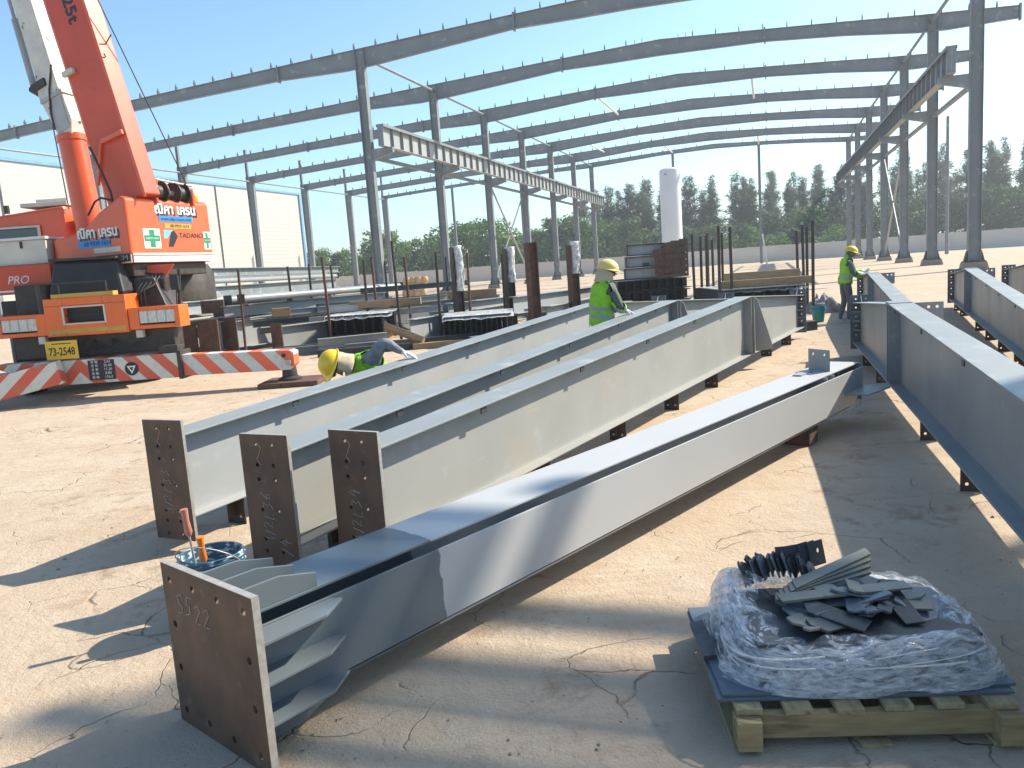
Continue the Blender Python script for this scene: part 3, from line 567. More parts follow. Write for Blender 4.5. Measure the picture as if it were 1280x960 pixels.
for i, x in enumerate([24 + 4.2 * j for j in range(25)]):
    t = thing('shrub_tree', 'dark green shrubby tree filling the foot of the casuarina row', 'tree', (x + R.uniform(-1, 1), 150 + R.uniform(-4, 3) - max(0, x - 60) * .3, 0), R.uniform(0, 6.28), 'dark undergrowth below the casuarinas')
    link('crown', dk[i % 4], t); link('trunk', btr[i % 2], t); f = .85 + .42 * min(1, max(0, (x - 30) / 45.)) + R.uniform(-.1, .12); t.scale = (f * 1.1, f * 1.1, f)
lb = [bush_mesh(s, 4.6, 3.0, 26, .3).mesh('crown', LEAF_GREEN) for s in range(61, 63)]
for i, (x, y, f) in enumerate(((38.5, 139, 1.05), (43.5, 140, 1.25), (47, 138, .95), (52.5, 137, .8), (56, 135, 1.15))):
    t = thing('bright_bush', 'rounded bright green bush just behind the wall before the casuarinas', 'bush', (x, y, 0), R.uniform(0, 6), 'bright bushes behind the wall')
    link('crown', lb[i % 2], t); link('trunk', btr[0], t).scale = (.5, .5, .4); t.scale = (f, f, f)

# ---------------------------------------------------------------- tapered rafter girders lying on their purlin cleats in the yard
PLSHADE = mat('end plate darkened for shade', (.12, .135, .145), (.09, .10, .11), rough=.5, scale=5)  # far end plates: shade on the inner face put into the colour
GL = {'S': [[(.9, .9), (.5, 1), (.1, .8), (.4, .55), (.8, .4), (.7, .1), (.1, .05)]], '5': [[(.9, 1), (.25, .95), (.2, .6), (.7, .55), (.8, .2), (.1, .05)]], '2': [[(.1, .8), (.5, 1), (.8, .75), (.2, .1), (.95, .15)]],
      'W': [[(0, 1), (.25, .05), (.5, .7), (.75, .0), (1.05, 1)]], '/': [[(.2, -.1), (.9, 1.1)]], '3': [[(.1, .95), (.8, .9), (.4, .55), (.8, .3), (.1, .0)]], '4': [[(.6, 1), (.1, .4), (.95, .45)], [(.75, .8), (.65, -.1)]], '6': [[(.8, 1), (.2, .5), (.2, .1), (.7, .1), (.7, .45), (.25, .4)]], 'L': [[(.3, 1), (.15, .05), (.8, .1)]]}
def scrawl(s, size, m, parent, T, r_=.0021):
    # thin handwritten chalk strokes
    b = MB(); b.T = T; x = 0.
    for i, ch in enumerate(s):
        for st in GL[ch]: b.tube([((x + p[0] * .62 + R.uniform(-.03, .03) + p[1] * .12) * size, (p[1] + .10 * sin(i * 2.)) * size, 0) for p in st], r_, 5)
        x += .78
    return b.build('chalk_mark', m, parent)
L1, L2 = 8.6, 4.1
def girder(label, x, y, az, paint, near_plate=True, L1=L1, L2=L2, chalk=None, group=None, wing='tri', l2pos=None, tops=(.77, 1.06, .82), zoff=0.):
    T = thing('rafter_girder', label, 'steel girder', (x, y, zoff), azrot(az), group)
    zb, tf, tw, fwid = .20, .014, .010, .24
    zA, zB, zC = tops
    X = [0.0, L1, L1 + L2]; Z = [zA, zB, zC]
    fl = fwid / 2
    b = MB(); b.prism([(X[0] + .022, zb + tf), (X[2], zb + tf), (X[2], zC - tf), (X[1], zB - tf), (X[0] + .022, zA - tf)], -tw / 2, tw / 2); b.build('web', paint, T)
    for i in (0, 1):
        b = MB(); xa = X[i] + (.022 if i == 0 else 0)
        b.prism([(xa, Z[i] - tf), (X[i + 1], Z[i + 1] - tf), (X[i + 1], Z[i + 1]), (xa, Z[i])], -fl, fl); b.build('top_flange', FLANGE, T, bevel=.003)
    b = MB(); b.prism([(.022, zb), (X[2], zb), (X[2], zb + tf), (.022, zb + tf)], -fl, fl); b.build('bottom_flange', paint, T, bevel=.003)
    # welds
    b = MB(); b.prism([(.022, zb + tf), (X[2], zb + tf), (X[2], zb + tf + .009), (.022, zb + tf + .009)], -tw / 2 - .007, tw / 2 + .007); b.build('weld_bead', paint, T)
    # bolted end plates
    if near_plate:
        T2 = Matrix(((0, 1, 0, 0), (1, 0, 0, 0), (0, 0, 1, 0), (0, 0, 0, 1)))
        hs = [(s * .06, z) for s in (-1, 1) for z in (.82, .70, .615, .435, .26, .19, .10)]
        b = MB(); b.T = T2; b.holed(-.175, .175, .06, .875, -.003, .022, hs, .0125); b.build('end_plate', MILL, T)
        b = MB(); e = .0026
        for s in (-1, 1): b.box(-.0015, .0205, s * .1751, s * (.1751 + e), .0605, .8745)
        b.box(-.0015, .0205, -.1745, .1745, .8751, .8751 + e); b.build('cut_edge', CUT, T)
        if chalk:
            scrawl(chalk, .075, CHALK, T, face_T((-.0042, -.02, .26), (0, 0, 1), (0, 1, 0)))
            scrawl('/4', .07, CHALK, T, face_T((-.0042, -.13, .17), (0, 0, 1), (0, 1, 0)))
            b = MB(); b.tube([(-.0045, .045, .83), (-.0045, .02, .80), (-.0045, .055, .73), (-.0045, .03, .70)], .0025, 5); b.build('chalk_mark', YCHALK, T)
    T2 = Matrix(((0, 1, 0, X[2]), (1, 0, 0, 0), (0, 0, 1, 0), (0, 0, 0, 1)))
    hs = [(s * .07, z) for s in (-1, 1) for z in (.16, .32, .46, .60, .74, .87)]
    b = MB(); b.T = T2; b.holed(-.15, .15, .1, .93, 0, .022, hs, .014); b.build('end_plate', PLSHADE, T)
    for z in (.39, .53, .67):
        for s in (-1, 1):
            b = MB(); b.prism([(X[2], tw / 2 * s), (X[2], s * .12), (X[2] - .13, s * .03), (X[2] - .13, tw / 2 * s)], z, z + .012, 'z'); b.build('stiffener', paint, T)
    b = MB(); b.prism([(X[2], zC), (X[2], zC + .1), (X[2] - .02, zC + .1), (X[2] - .14, zC + .015), (X[2] - .14, zC)], -.006, .006); b.build('gusset', paint, T)
    # stiffeners at the knuckle
    for s in (-1, 1):
        for dx in (0, .16):
            b = MB(); b.box(L1 - .006 + dx, L1 + .006 + dx, *sorted((s * tw / 2, s * (fl - .004))), zb + tf + .001, zB - tf - .012); b.build('stiffener', paint, T)
    if wing == 'tri':
        b = MB(); b.prism([(-fl - .002, zB - .03), (-fl - .05, zB - .06), (-fl - .24, zb + .16), (-fl - .24, zb + .06), (-fl - .002, zb + .03)], L1 + .155, L1 + .167, 'x'); b.build('wing_plate', paint, T)
    else:
        b = MB(); b.T = Matrix(((0, 1, 0, L1 + .10), (1, 0, 0, 0), (0, 0, 1, 0), (0, 0, 0, 1))); b.holed(-fl - .30, -fl - .002, zB - .25, zB - .01, 0, .012, [(-fl - .24, zB - .06), (-fl - .16, zB - .06)], .016); b.build('wing_plate', paint, T)
        b = MB(); b.box(L1 - .02, L1 + .30, -fl + .01, fl - .01, zB - .0125, zB + .006); b.build('splice_strip', paint, T)
    # purlin cleats under the bottom flange, with bolt holes, standing on the ground
    cl = MB(); cl.holed(-.085, .085, -.21, -.001, -.004, .004, [(-.045, -.15), (.045, -.15)], .012); cl.box(-.006, .006, .004, .07, -.14, -.001)
    cm_ = cl.mesh('purlin_cleat', BLACKM); n = 8
    cx = .55
    while cx < X[2] - .15:
        if abs(cx - L1) > .2:
            o = link('purlin_cleat', cm_, T); o.location = (cx, 0, zb); o.rotation_euler = (0, 0, pi / 2)
        cx += 1.575
    # fly brace lugs below the top flange
    lg = MB(); lg.box(-.035, .035, -.004, .004, -.05, 0); lm = lg.mesh('brace_lug', DARK); cx = 1.2
    while cx < L1 - .4:
        z = zA + (zB - zA) * cx / L1 - tf
        o = link('brace_lug', lm, T); o.location = (cx, -fl + .02, z); o = link('brace_lug', lm, T); o.location = (cx + .8, fl - .02, z + .02)
        cx += 1.575
    return T
G1 = 'rafter girders lying in the yard'
girder('grey tapered steel girder touched by the kneeling worker, end plate chalked with marks', -2.32, 5.17, 25.6, PRIMER, chalk='W2L33', group=G1)
girder('grey tapered steel girder between two others, its brown end plate above the paint pail', -1.42, 4.40, 26.9, PRIMER2, chalk='W2L36', group=G1)
girder('grey tapered steel girder with beige web beside the white primed column', -.90, 4.32, 30.6, PRIMER2, chalk='W2L34', group=G1)
girder('blue grey tapered girder throwing its shade over the pallet', 4.02 - sin(rad(18.6)) * L1 + .1, 8.33 - cos(rad(18.6)) * L1, 18.6, BLUEGREY, group=G1, wing='rect')
girder('blue grey tapered girder whose far end the standing worker inspects', 7.92 - sin(rad(21)) * 7.8, 17.26 - cos(rad(21)) * 7.8, 21.2, BLUEGREY, L1=7.8, near_plate=False, group=G1, wing='rect')
girder('blue grey tapered girder under the tallest right hand column', 9.3 - sin(rad(25)) * L1, 16.0 - cos(rad(25)) * L1, 25.2, BLUEGREY, group=G1, wing='rect')
girder('blue grey tapered girder far right, second beyond the tallest column', 10.75 - sin(rad(26.5)) * L1, 16.3 - cos(rad(26.5)) * L1, 26.5, BLUEGREY, near_plate=False, group=G1)
girder('blue grey tapered girder far right, outermost of the row', 12.3 - sin(rad(27.5)) * L1, 16.8 - cos(rad(27.5)) * L1, 27.5, BLUEGREY, near_plate=False, group=G1)

# ---------------------------------------------------------------- cruciform column with its base plate
TH = 41.59; ax = az2(TH); nn = Vector((cos(rad(TH)), -sin(rad(TH)), 0)); s0 = 1.30
org = ax * s0 + nn * -2.73
C_ = thing('cruciform_column', 'primed cross section steel column with brown base plate and fresh dark paint at its foot', 'steel column', (org.x, org.y, 0), azrot(TH))
zc, Wf, D_, tf = .328, .325, .203, .012; LEN = 6.72
sl = Matrix.Rotation(-.0048, 4, 'Y'); Tc = Matrix.Translation((0, 0, zc)) @ sl
def cpart(nm, fn, m=COLM, bevel=.002):
    b = MB(); b.T = Tc; fn(b); return b.build(nm, m, C_, bevel=bevel)
cpart('flange', lambda b: b.box(.03, LEN - .02, -Wf / 2, Wf / 2, D_ - tf, D_))
cpart('flange', lambda b: b.box(.03, LEN - .25, -Wf / 2, Wf / 2, -D_, -D_ + tf))
cpart('flange', lambda b: b.prism([(.03, -Wf / 2), (LEN - .28, -Wf / 2), (LEN - .02, -Wf / 2 + .14), (LEN - .02, Wf / 2), (.03, Wf / 2)], -D_, -D_ + tf))
cpart('flange', lambda b: b.prism([(.03, -Wf / 2), (LEN - .28, -Wf / 2), (LEN - .02, -Wf / 2 + .14), (LEN - .02, Wf / 2), (.03, Wf / 2)], D_ - tf, D_))
cpart('web', lambda b: b.box(.03, LEN - .05, -.005, .005, -D_ + tf, D_ - tf))
cpart('web', lambda b: (b.box(.03, LEN - .05, -D_ + tf, -.006, -.005, .005), b.box(.03, LEN - .05, .006, D_ - tf, -.005, .005)))
for dx in (LEN - .95, LEN - .78): 
    cpart('diaphragm', lambda b: b.box(dx, dx + .012, -D_ + tf, -.006, .006, D_ - tf))
# base plate with bolt holes
hp = .27; hs = [(-hp, -hp), (0 - .09, -hp), (.09, -hp), (hp, -hp), (-hp, hp), (-.09, hp), (.09, hp), (hp, hp), (-hp, -.09), (hp, -.09), (-hp, .09), (hp, .09)]
b = MB(); b.T = Matrix(((0, 1, 0, 0), (1, 0, 0, 0), (0, 0, 1, .328), (0, 0, 0, 1))); b.holed(-.33, .33, -.33, .33, 0, .03, hs, .015, nseg=16); b.build('base_plate', MILL, C_)
b = MB(); b.box(.001, .0295, -.3326, -.3301, .0, .657); b.box(.001, .0295, .3301, .3326, .0, .657); b.box(.001, .0295, -.33, .33, .6581, .6606); b.build('cut_edge', CUT, C_)
b = MB()
b.prism([(.0302, 0), (.0328, 0), (.0328, .0), (.0302, .0)], -.1, .1) if False else None
scrawl('S522', .085, CHALK, C_, face_T((-.0016, .235, .475), (0, -1, -.06), (0, -.06, 1)))
# gussets: three on every flange
gp = [(.03, 0), (.40, 0), (.40, .02), (.30, .105), (.03, .105)]
gq = [(.03, 0), (.42, 0), (.46, .018), (.34, .125), (.03, .125)]
for y in (-Wf / 2 + .012, 0, Wf / 2 - .012):
    cpart('gusset', lambda b: b.prism([(p[0], D_ + p[1]) for p in [(.03, .0005), (.38, .0005), (.38, .055), (.22, .095), (.03, .095)]], y - .006, y + .006), bevel=.0015)
    cpart('gusset', lambda b: b.prism([(p[0], -D_ - p[1]) for p in [(.03, .0005), (.38, .0005), (.38, .05), (.25, .105), (.03, .105)]], y - .006, y + .006), bevel=.0015)
for z in (-Wf / 2 + .012, 0, Wf / 2 - .012):
    for s in (-1, 1):
        cpart('gusset', lambda b: b.prism([(p[0], s * (D_ + p[1])) for p in [(.03, .0005), (.40, .0005), (.43, .035), (.30, .115), (.03, .125)]], z - .006, z + .006, 'z'), bevel=.0015)
# cleat plate standing on the far top flange, side seat and cap
b = MB(); b.T = Tc @ Matrix(((1, 0, 0, LEN - .62), (0, 1, 0, 0), (0, 0, 1, D_), (0, 0, 0, 1))) @ Matrix.Rotation(rad(64), 4, 'Z'); b.holed(-.13, .13, .0, .20, -.005, .005, [(-.07, .155), (.07, .155)], .013); b.build('cleat_plate', PRIMER2, C_)
b = MB(); b.T = Tc; b.box(LEN - 1.0, LEN - .72, .02, .10, D_ + .0005, D_ + .013); b.build('cleat_foot', PRIMER2, C_)
cpart('seat_bracket', lambda b: b.prism([(LEN - .55, -D_ - .001), (LEN - .50, -D_ - .20), (LEN - .05, -D_ - .26), (LEN + .16, -D_ - .18), (LEN - .02, -D_ - .001)], -.035, -.022, 'z'), BLUEGREY)
cpart('seat_bracket', lambda b: b.box(LEN - .45, LEN - .15, -D_ - .15, -D_ - .138, -.034, -.020), BLUEGREY)
cpart('end_cap', lambda b: b.box(LEN - .019, LEN - .007, -.19, .19, -.16, .19), BLUEGREY)
b = MB(); 
for q in (-1, 1): pass
o = tag(MB().box(-.10, .10, -.16, .16, 0, .158).build('packing_block', RUSTY, bevel=.004), 'dark steel block propping the far end of the primed column', 'block')
pb = ax * (s0 + LEN - 1.2) + nn * -2.73; o.location = (pb.x, pb.y, -.002); o.rotation_euler = (0, 0, azrot(TH))

# ---------------------------------------------------------------- pallet of wrapped plates
PX, PY, PR_ = 1.19, 2.93, rad(-4.5)
pal = thing('pallet', 'worn wooden pallet under film wrapped steel plates', 'pallet', (PX, PY, 0), PR_)
for i in range(6):
    x = -.42 + .84 * i / 5; b = MB(); b.box(x - .045 - (.004 if i % 2 else 0), x + .045, -.425 + R.uniform(-.012, .012), .42, .122, .144); b.build('deck_board', WOODP, pal, bevel=.003)
for y in (-.40, 0, .385):
    b = MB(); b.box(-.44, .44, y - .02, y + .02, .034, .121); b.build('stringer', WOODX, pal, bevel=.003)
for x in (-.43, .43):
    for y in (-.425, 0, .385):
        b = MB(); b.box(x - .042, x + .042, y - .045, y + .045, .016, .1215); b.build('block', WOODX, pal, bevel=.003)
for x in (-.43, 0, .43):
    b = MB(); b.box(x - .05, x + .05, -.44, .42, 0, .0158); b.build('bottom_board', WOODP, pal, bevel=.002)
def plate_thing(name, label, poly, z0, th, loc, rz, m=DARK, tilt=(0, 0), holes=(), group='plates wrapped on the pallet', bevel=.0015):
    b = MB(); b.prism(poly, 0, th, 'z'); o = b.build(name, m, bevel=bevel); o.location = (loc[0], loc[1], z0); o.rotation_euler = (tilt[0], tilt[1], rz); return tag(o, label, 'steel plate', group)
c_, s_ = cos(PR_), sin(PR_)
def pl(x, y): return (PX + x * c_ - y * s_, PY + x * s_ + y * c_)
rect = lambda a, b_: [(-a, -b_), (a, -b_), (a, b_), (-a, b_)]
z = .1445
PB = mat('blue grey plate', (.115, .15, .175), (.085, .115, .14), rough=.4, scale=4)
for i in range(2):
    plate_thing('steel_plate', 'large blue grey plate lying lowest on the pallet', rect(.50, .36), z, .012, pl(-.02 + .012 * i, -.01 + .02 * i), PR_ + .02 * i, PB); z += .0122
plate_thing('steel_plate', 'dark plate sticking out left under the film', [(-.16, -.15), (.1, -.16), (.12, .2), (-.14, .14)], z, .018, pl(-.38, .05), PR_ + .1, DARK); 
z2 = z
for i in range(11):
    a = R.uniform(.33, .40); c = R.uniform(.22, .28); plate_thing('steel_plate', 'dark steel plate in the neat pile under the film', rect(a, c), z2, .0128, pl(R.uniform(-.0, .07), R.uniform(-.05, .0)), PR_ + R.uniform(-.05, .05), DARK if i % 3 else PB); z2 += .013
# long flat bars, a holed strip and a fan of small gusset plates lying loose on top
GB = mat('olive grey plate', (.20, .20, .165), (.14, .145, .125), rough=.5, scale=4)
hb = MB(); hb.T = Matrix(((1, 0, 0, 0), (0, 0, 1, 0), (0, -1, 0, 0), (0, 0, 0, 1))); hb.holed(-.25, .25, -.035, .035, 0, .008, [(-.19, .0), (-.11, .012), (-.03, 0), (.05, -.01), (.13, .01), (.2, 0)], .009)
o = hb.build('holed_strip', GB); o.location = (*pl(.03, -.02), z2 + .075); o.rotation_euler = (.0, -.03, PR_ + .10); tag(o, 'flat steel strip punched with a row of bolt holes on the wrapped load', 'steel strip')
for i in range(5):
    plate_thing('flat_bar', 'grey flat bar slanting across the top of the wrapped load', [(-.24, -.028), (.22, -.028), (.25, .022), (-.2, .028)], z2 + .040 + i * .0105, .010, pl(-.02 + .016 * i, .09 + .022 * i), PR_ + .40 + .05 * i, GB, (.05, -.015 * i), group='flat bars on the wrapped load')
for i in range(26):
    f = i / 25; th = -1.2 + 2.1 * f; rx = -.30 + .30 * f; ry = .16 + .05 * sin(f * 3)
    h_, w_ = R.uniform(.07, .105), R.uniform(.055, .08)
    b = MB(); b.prism([(-w_ / 2, 0), (w_ / 2, 0), (w_ / 2, h_ * .7), (w_ * .15, h_), (-w_ / 2, h_)], -.004, .004); o = b.build('gusset_plate', DARK if i % 4 else PB, bevel=.001)
    o.location = (*pl(rx, ry + .03 * (i % 2)), z2 + .03 + .03 * sin(f * pi)); o.rotation_euler = (R.uniform(-.5, -.2), R.uniform(-.25, .25), PR_ + 1.25 + R.uniform(-.2, .2)); tag(o, 'small dark gusset plate standing in the fan on the wrapped load', 'steel plate', 'fan of gusset plates')
for i in range(5):
    b = MB(); b.T = Matrix.Identity(4); b.holed(-.045, .045, 0, .10, -.004, .004, [(.012, .06)], .011); o = b.build('lug_plate', DARK); o.location = (*pl(-.12 + .035 * i, .21 + .012 * i), z2 + .07); o.rotation_euler = (-.25, R.uniform(-.1, .1), PR_ + .2 + .1 * i); tag(o, 'upright dark lug plate with one hole on the wrapped load', 'steel plate', 'lug plates on the wrapped load')
# the stretch film: a tight translucent skirt with long stretch lines, folded in over the top edge
from mathutils import noise as nz
def film(hx, hy, z0, z1, seed, m, nu=200, nv=30, fold=.16, bulge=.03):
    vs_ = []; fs = []; uvs = []
    for j in range(nv + 1):
        v = j / nv
        for i in range(nu + 1):
            t = 2 * pi * i / nu; ct, st = cos(t), sin(t); k = (abs(ct) ** 4 + abs(st) ** 4) ** (-1 / 4)
            n1 = nz.noise((ct * 1.6 + seed, st * 1.6, v * 1.2)); n2 = nz.noise((ct * 2.2 + seed, st * 2.2, v * 9 + ct * 2 + st)); n3 = nz.noise((ct * 7, st * 7 + seed, v * 3))
            bun = max(0, cos(t - 2.5)) ** 6
            top = z1 + .05 * nz.noise((ct * 1.5 + seed * 2, st * 1.5, 3.)) + .025 * nz.noise((ct * 6, st * 6, seed)) + .07 * bun
            bot = z0 + .03 * max(0, nz.noise((ct * 3, st * 3, seed + 9)))
            wv = min(1, v / .78); g = 1 + bulge * n1 * 2 + .012 * n2 + .006 * n3 - .17 * wv ** 1.8
            zz = bot + (top - bot) * sin(wv * pi / 2) ** 1.1
            if v > .78: q = (v - .78) / .22; g -= fold * q * (1 + .9 * nz.noise((ct * 4, st * 4, seed + 5))); zz += .012 * sin(q * pi) - .03 * q + .012 * n3
            vs_.append((ct * k * hx * g, st * k * hy * g, zz)); uvs.append((i / nu * 5., v))
    W = nu + 1
    for j in range(nv):
        for i in range(nu): fs.append((j * W + i, j * W + i + 1, (j + 1) * W + i + 1, (j + 1) * W + i))
    b = MB(); b.add(vs_, fs); me = b.mesh('film_layer', m); ul = me.uv_layers.new(name='uv')
    for lp in me.loops: ul.data[lp.index].uv = uvs[lp.vertex_index]
    return link('film_layer', me, FW, smooth='full')
FW = thing('stretch_film', 'crumpled clear stretch film wound round the plates on the pallet', 'plastic film', (*pl(.02, .0), 0), PR_)
film(.485, .385, .158, .315, 1.3, FILM); film(.498, .395, .165, .295, 4.1, FILM2, bulge=.04); film(.47, .37, .19, .328, 8.7, FILM3, bulge=.045, fold=.22)
for i in range(12):
    th = R.uniform(0, 6.28); pts = []; z_ = R.uniform(.19, .33); dz = R.uniform(-.012, .012); n_ = R.randint(5, 9)
    for k in range(n_):
        a_ = th + k * .11; ct, st = cos(a_), sin(a_); kk = (abs(ct) ** 4 + abs(st) ** 4) ** (-.25); g = 1.02 - .10 * ((z_ - .16) / .2) ** 2; pts.append((ct * kk * .47 * g, st * kk * .38 * g, z_ + dz * k))
    b = MB(); b.tube(pts, .0016 + .0022 * R.random(), 5); b.build('film_strand', PLASTIC, FW, smooth=True)
for i in range(4):
    a_ = [2.4, 2.9, .6, -.4][i]; p0 = Vector((cos(a_) * .44, sin(a_) * .34, .30)); pts = [p0 + Vector((.03 * k * cos(a_ + .5 * k), .03 * k * sin(a_ + k), .02 * sin(k * 1.3))) for k in range(5)]
    b = MB(); b.tube(pts, .0018, 5); b.build('loose_tail', PLASTIC, FW, smooth=True)
# loose bracket plates heaped in the middle of the load
for i in range(34):
    rr_ = .21 * R.random() ** .6; th = R.uniform(0, 6.28); h_ = .075 * (1 - rr_ / .25)
    a, c = R.uniform(.05, .13), R.uniform(.025, .05); poly = [(-a, -c), (a * .8, -c), (a, -c * .2), (a * .7, c), (-a, c * .8)]
    plate_thing('bracket_plate', 'loose dark bracket plate heaped in the middle of the wrapped load', poly, z2 + .004 + h_ * R.uniform(.2, 1.1), .009, pl(.05 + cos(th) * rr_ * 1.3, -.02 + sin(th) * rr_), R.uniform(0, 6.28), [DARK, GB, PB][i % 3], (R.uniform(-.25, .25), R.uniform(-.25, .25)), group='loose bracket plates in the wrapped load', bevel=.001)
# ---------------------------------------------------------------- paint pail with two brushes
PAILB = mat('paint crusted pail', (.035, .10, .15), (.5, .55, .56), rough=.4, scale=22, stretch=(1, 1, 2), lo=.52, hi=.6)
pk = thing('paint_pail', 'round pail crusted with blue grey paint behind the base plate', 'pail', (-1.60, 3.93, 0))
b = MB(); b.lathe([(.12, 0), (.155, .30), (.163, .31), (.163, .37), (.155, .375), (.15, .37), (.145, .31), (.13, .24), (.001, .24)], 36); b.build('shell', PAILB, pk, smooth=True)
b = MB(); b.lathe([(.146, .25), (.001, .252)], 36); b.build('paint', FRESH, pk)
for i, zz in enumerate((.318, .335, .352)):
    b = MB(); b.lathe([(.160, zz - .004), (.167, zz), (.160, zz + .004)], 36); b.build('rim_rib', PAILB, pk, smooth=True)
b = MB(); b.tube([(.16 * cos(t), .16 * sin(t) - .02, .33 - .22 * sin(t * 1.0 + .1) * .6) for t in [pi * i / 10 + pi for i in range(11)]], .003, 6); b.build('bail_handle', CUT, pk)
ORANGEP = mat('orange plastic', (.8, .22, .03), rough=.4); REDP = mat('faded red plastic', (.5, .2, .15), rough=.5)
for lab, (x, y), top, hm, tlt in (('orange handled paint brush leaning in the pail', (-1.61, 3.86), .49, ORANGEP, (.12, .02)), ('long red handled paint roller standing in the pail', (-1.67, 3.90), .62, REDP, (.03, -.06))):
    t = thing('paint_brush', lab, 'brush', (x, y, .26)); t.rotation_euler = (tlt[0], tlt[1], 0)
    b = MB(); b.tube([(0, 0, -.02), (0, 0, top - .26 - .13)], .006, 8); b.build('shaft', CUT, t, smooth=True)
    b = MB(); h0 = top - .26 - .14; b.tube([(0, 0, h0), (0, 0, h0 + .02), (0, 0, h0 + .08), (0, 0, h0 + .14)], [.012, .02, .015, .019], 12); b.build('handle', hm, t, smooth=True)
# loose stones and clods on the yard
def stones():
    b = MB(); r_ = random.Random(5)
    for i in range(900):
        y = 2 + 16 * r_.random() ** 1.6; x = r_.uniform(-.75, .75) * y; s = r_.uniform(.003, .008) * (1 if r_.random() < .96 else 2.2)
        pts = [(x + s * a * r_.uniform(.7, 1.3), y + s * c * r_.uniform(.7, 1.3), s * d * r_.uniform(.5, .8)) for a, c, d in ((1, 0, .2), (0, 1, .2), (-1, 0, .2), (0, -1, .2), (0, 0, 1.2), (0, 0, -.4))]
        b.add(pts, [(0, 1, 4), (1, 2, 4), (2, 3, 4), (3, 0, 4), (1, 0, 5), (2, 1, 5), (3, 2, 5), (0, 3, 5)])
    o = b.build('gravel', mat('stone bits', (.38, .29, .21), (.22, .16, .12), rough=.95, scale=1.)); o['kind'] = 'stuff'; tag(o, 'scattered small stones and clods on the bare ground', 'gravel')
stones()

# ---------------------------------------------------------------- mobile crane
CR = thing('mobile_crane', 'orange mobile crane with striped outriggers and raised boom', 'crane', (-7.08, 13.5, 0))
def cb(name, m, fn, bevel=.012, parent=CR, smooth=False):
    b = MB(); fn(b); return b.build(name, m, parent, bevel=bevel, smooth=smooth)
# carrier front: hood panel with its slot, lamp panels
hood = cb('hood_panel', LORANGE, lambda b: (b.box(-.69, -.36, 0, .5, 1.09, 1.73), b.box(.31, .69, 0, .5, 1.09, 1.73), b.box(-.36, .31, 0, .5, 1.09, 1.31), b.box(-.36, .31, 0, .5, 1.56, 1.73)))
cb('slot_rim', CREAMBOX, lambda b: (b.box(-.39, -.36, -.012, .02, 1.28, 1.59), b.box(.31, .34, -.012, .02, 1.28, 1.59), b.box(-.36, .31, -.012, .02, 1.28, 1.305), b.box(-.36, .31, -.012, .02, 1.565, 1.59)), .004, hood)
cb('grille_slot', BLACK, lambda b: (b.box(-.355, .305, .12, .4, 1.312, 1.555), b.box(-.355, .305, .05, .07, 1.42, 1.44)), .0, hood)
cb('reflector_strip', GOLD, lambda b: b.box(-.64, .66, -.006, .002, 1.14, 1.21), .0, hood)
cb('reflector_strip', GOLD, lambda b: b.box(-.55, .5, .02, .2, 1.731, 1.80), .004, hood)
for s in (-1, 1):
    xs_ = sorted((s * .695, s * 1.56)); lx = sorted((s * .87, s * 1.47))
    lp = cb('lamp_panel', LORANGE, lambda b: (b.box(xs_[0], lx[0], .03, .45, 1.12, 1.49), b.box(lx[1], xs_[1], .03, .45, 1.12, 1.49), b.box(lx[0], lx[1], .03, .45, 1.12, 1.19), b.box(lx[0], lx[1], .03, .45, 1.43, 1.49)))
    cb('headlight', LENS, lambda b: b.box(lx[0] + .002, lx[1] - .002, .05, .12, 1.215, 1.428), .01, lp)
    cb('lamp_recess', BLACK, lambda b: b.box(lx[0] + .001, lx[1] - .001, .13, .40, 1.192, 1.429), 0, lp)
    for q in range(3): cb('lens_divider', CUT, lambda b: b.box(lx[0] + .14 + .15 * q, lx[0] + .155 + .15 * q, .044, .06, 1.216, 1.427), .0, lp)
    cb('marker_lamp', CREAMBOX, lambda b: b.box(s * .83 - .06, s * .83 + .06, .06, .16, .98, 1.11), .01)
CT = Matrix.Translation((.05, .3, 0)) @ Matrix.Rotation(rad(31), 4, 'Z') @ Matrix.Translation((-.05, -.3, 0))
def cset(b): b.T = CT
cb('bumper_beam', BLACKM, lambda b: b.box(-1.4, 1.35, .22, .62, .72, 1.115), .02)
cb('chassis', BLACKM, lambda b: (cset(b), b.box(-1.0, 1.2, 1.0, 8.4, .62, 1.36)), .02)
cb('deck', BOOMRED, lambda b: (cset(b), b.box(-1.3, 1.25, 1.6, 8.2, 1.361, 1.50)))
for x in (-1.05, 1.0):
    for y in (2.3, 6.4):
        wl = MB(); wl.T = CT @ Matrix.Translation((x, y, .72)) @ Matrix.Rotation(pi / 2, 4, 'Y'); wl.lathe([(.28, -.24), (.60, -.25), (.70, -.20), (.72, -.1), (.72, .1), (.70, .20), (.60, .25), (.28, .24)], 30); wo = wl.build('tyre', BLACK, CR, smooth=True)
        wl = MB(); wl.T = CT @ Matrix.Translation((x, y, .72)) @ Matrix.Rotation(pi / 2, 4, 'Y'); wl.lathe([(.01, -.1), (.26, -.12), (.30, -.23), (.30, .23), (.26, .12), (.01, .1)], 24); wl.build('rim', CREAMBOX, wo, smooth=True)
# number plate
npl = cb('number_plate', YELLOW, lambda b: b.box(-.66, -.12, -.17, -.16, .72, 1.03), .004)
text('73-2548', .185, 'lettering', NAVY, npl, face_T((-.39, -.172, .845), (1, 0, 0), (0, 0, 1)), .001, sx=.72, bold=.003)
text('73-2548', .05, 'lettering', NAVY, npl, face_T((-.39, -.172, .985), (1, 0, 0), (0, 0, 1)), .001, sx=1.2) if False else None
cb('plate_line', NAVY, lambda b: b.box(-.55, -.22, -.1715, -.17, .975, .99), 0, npl)
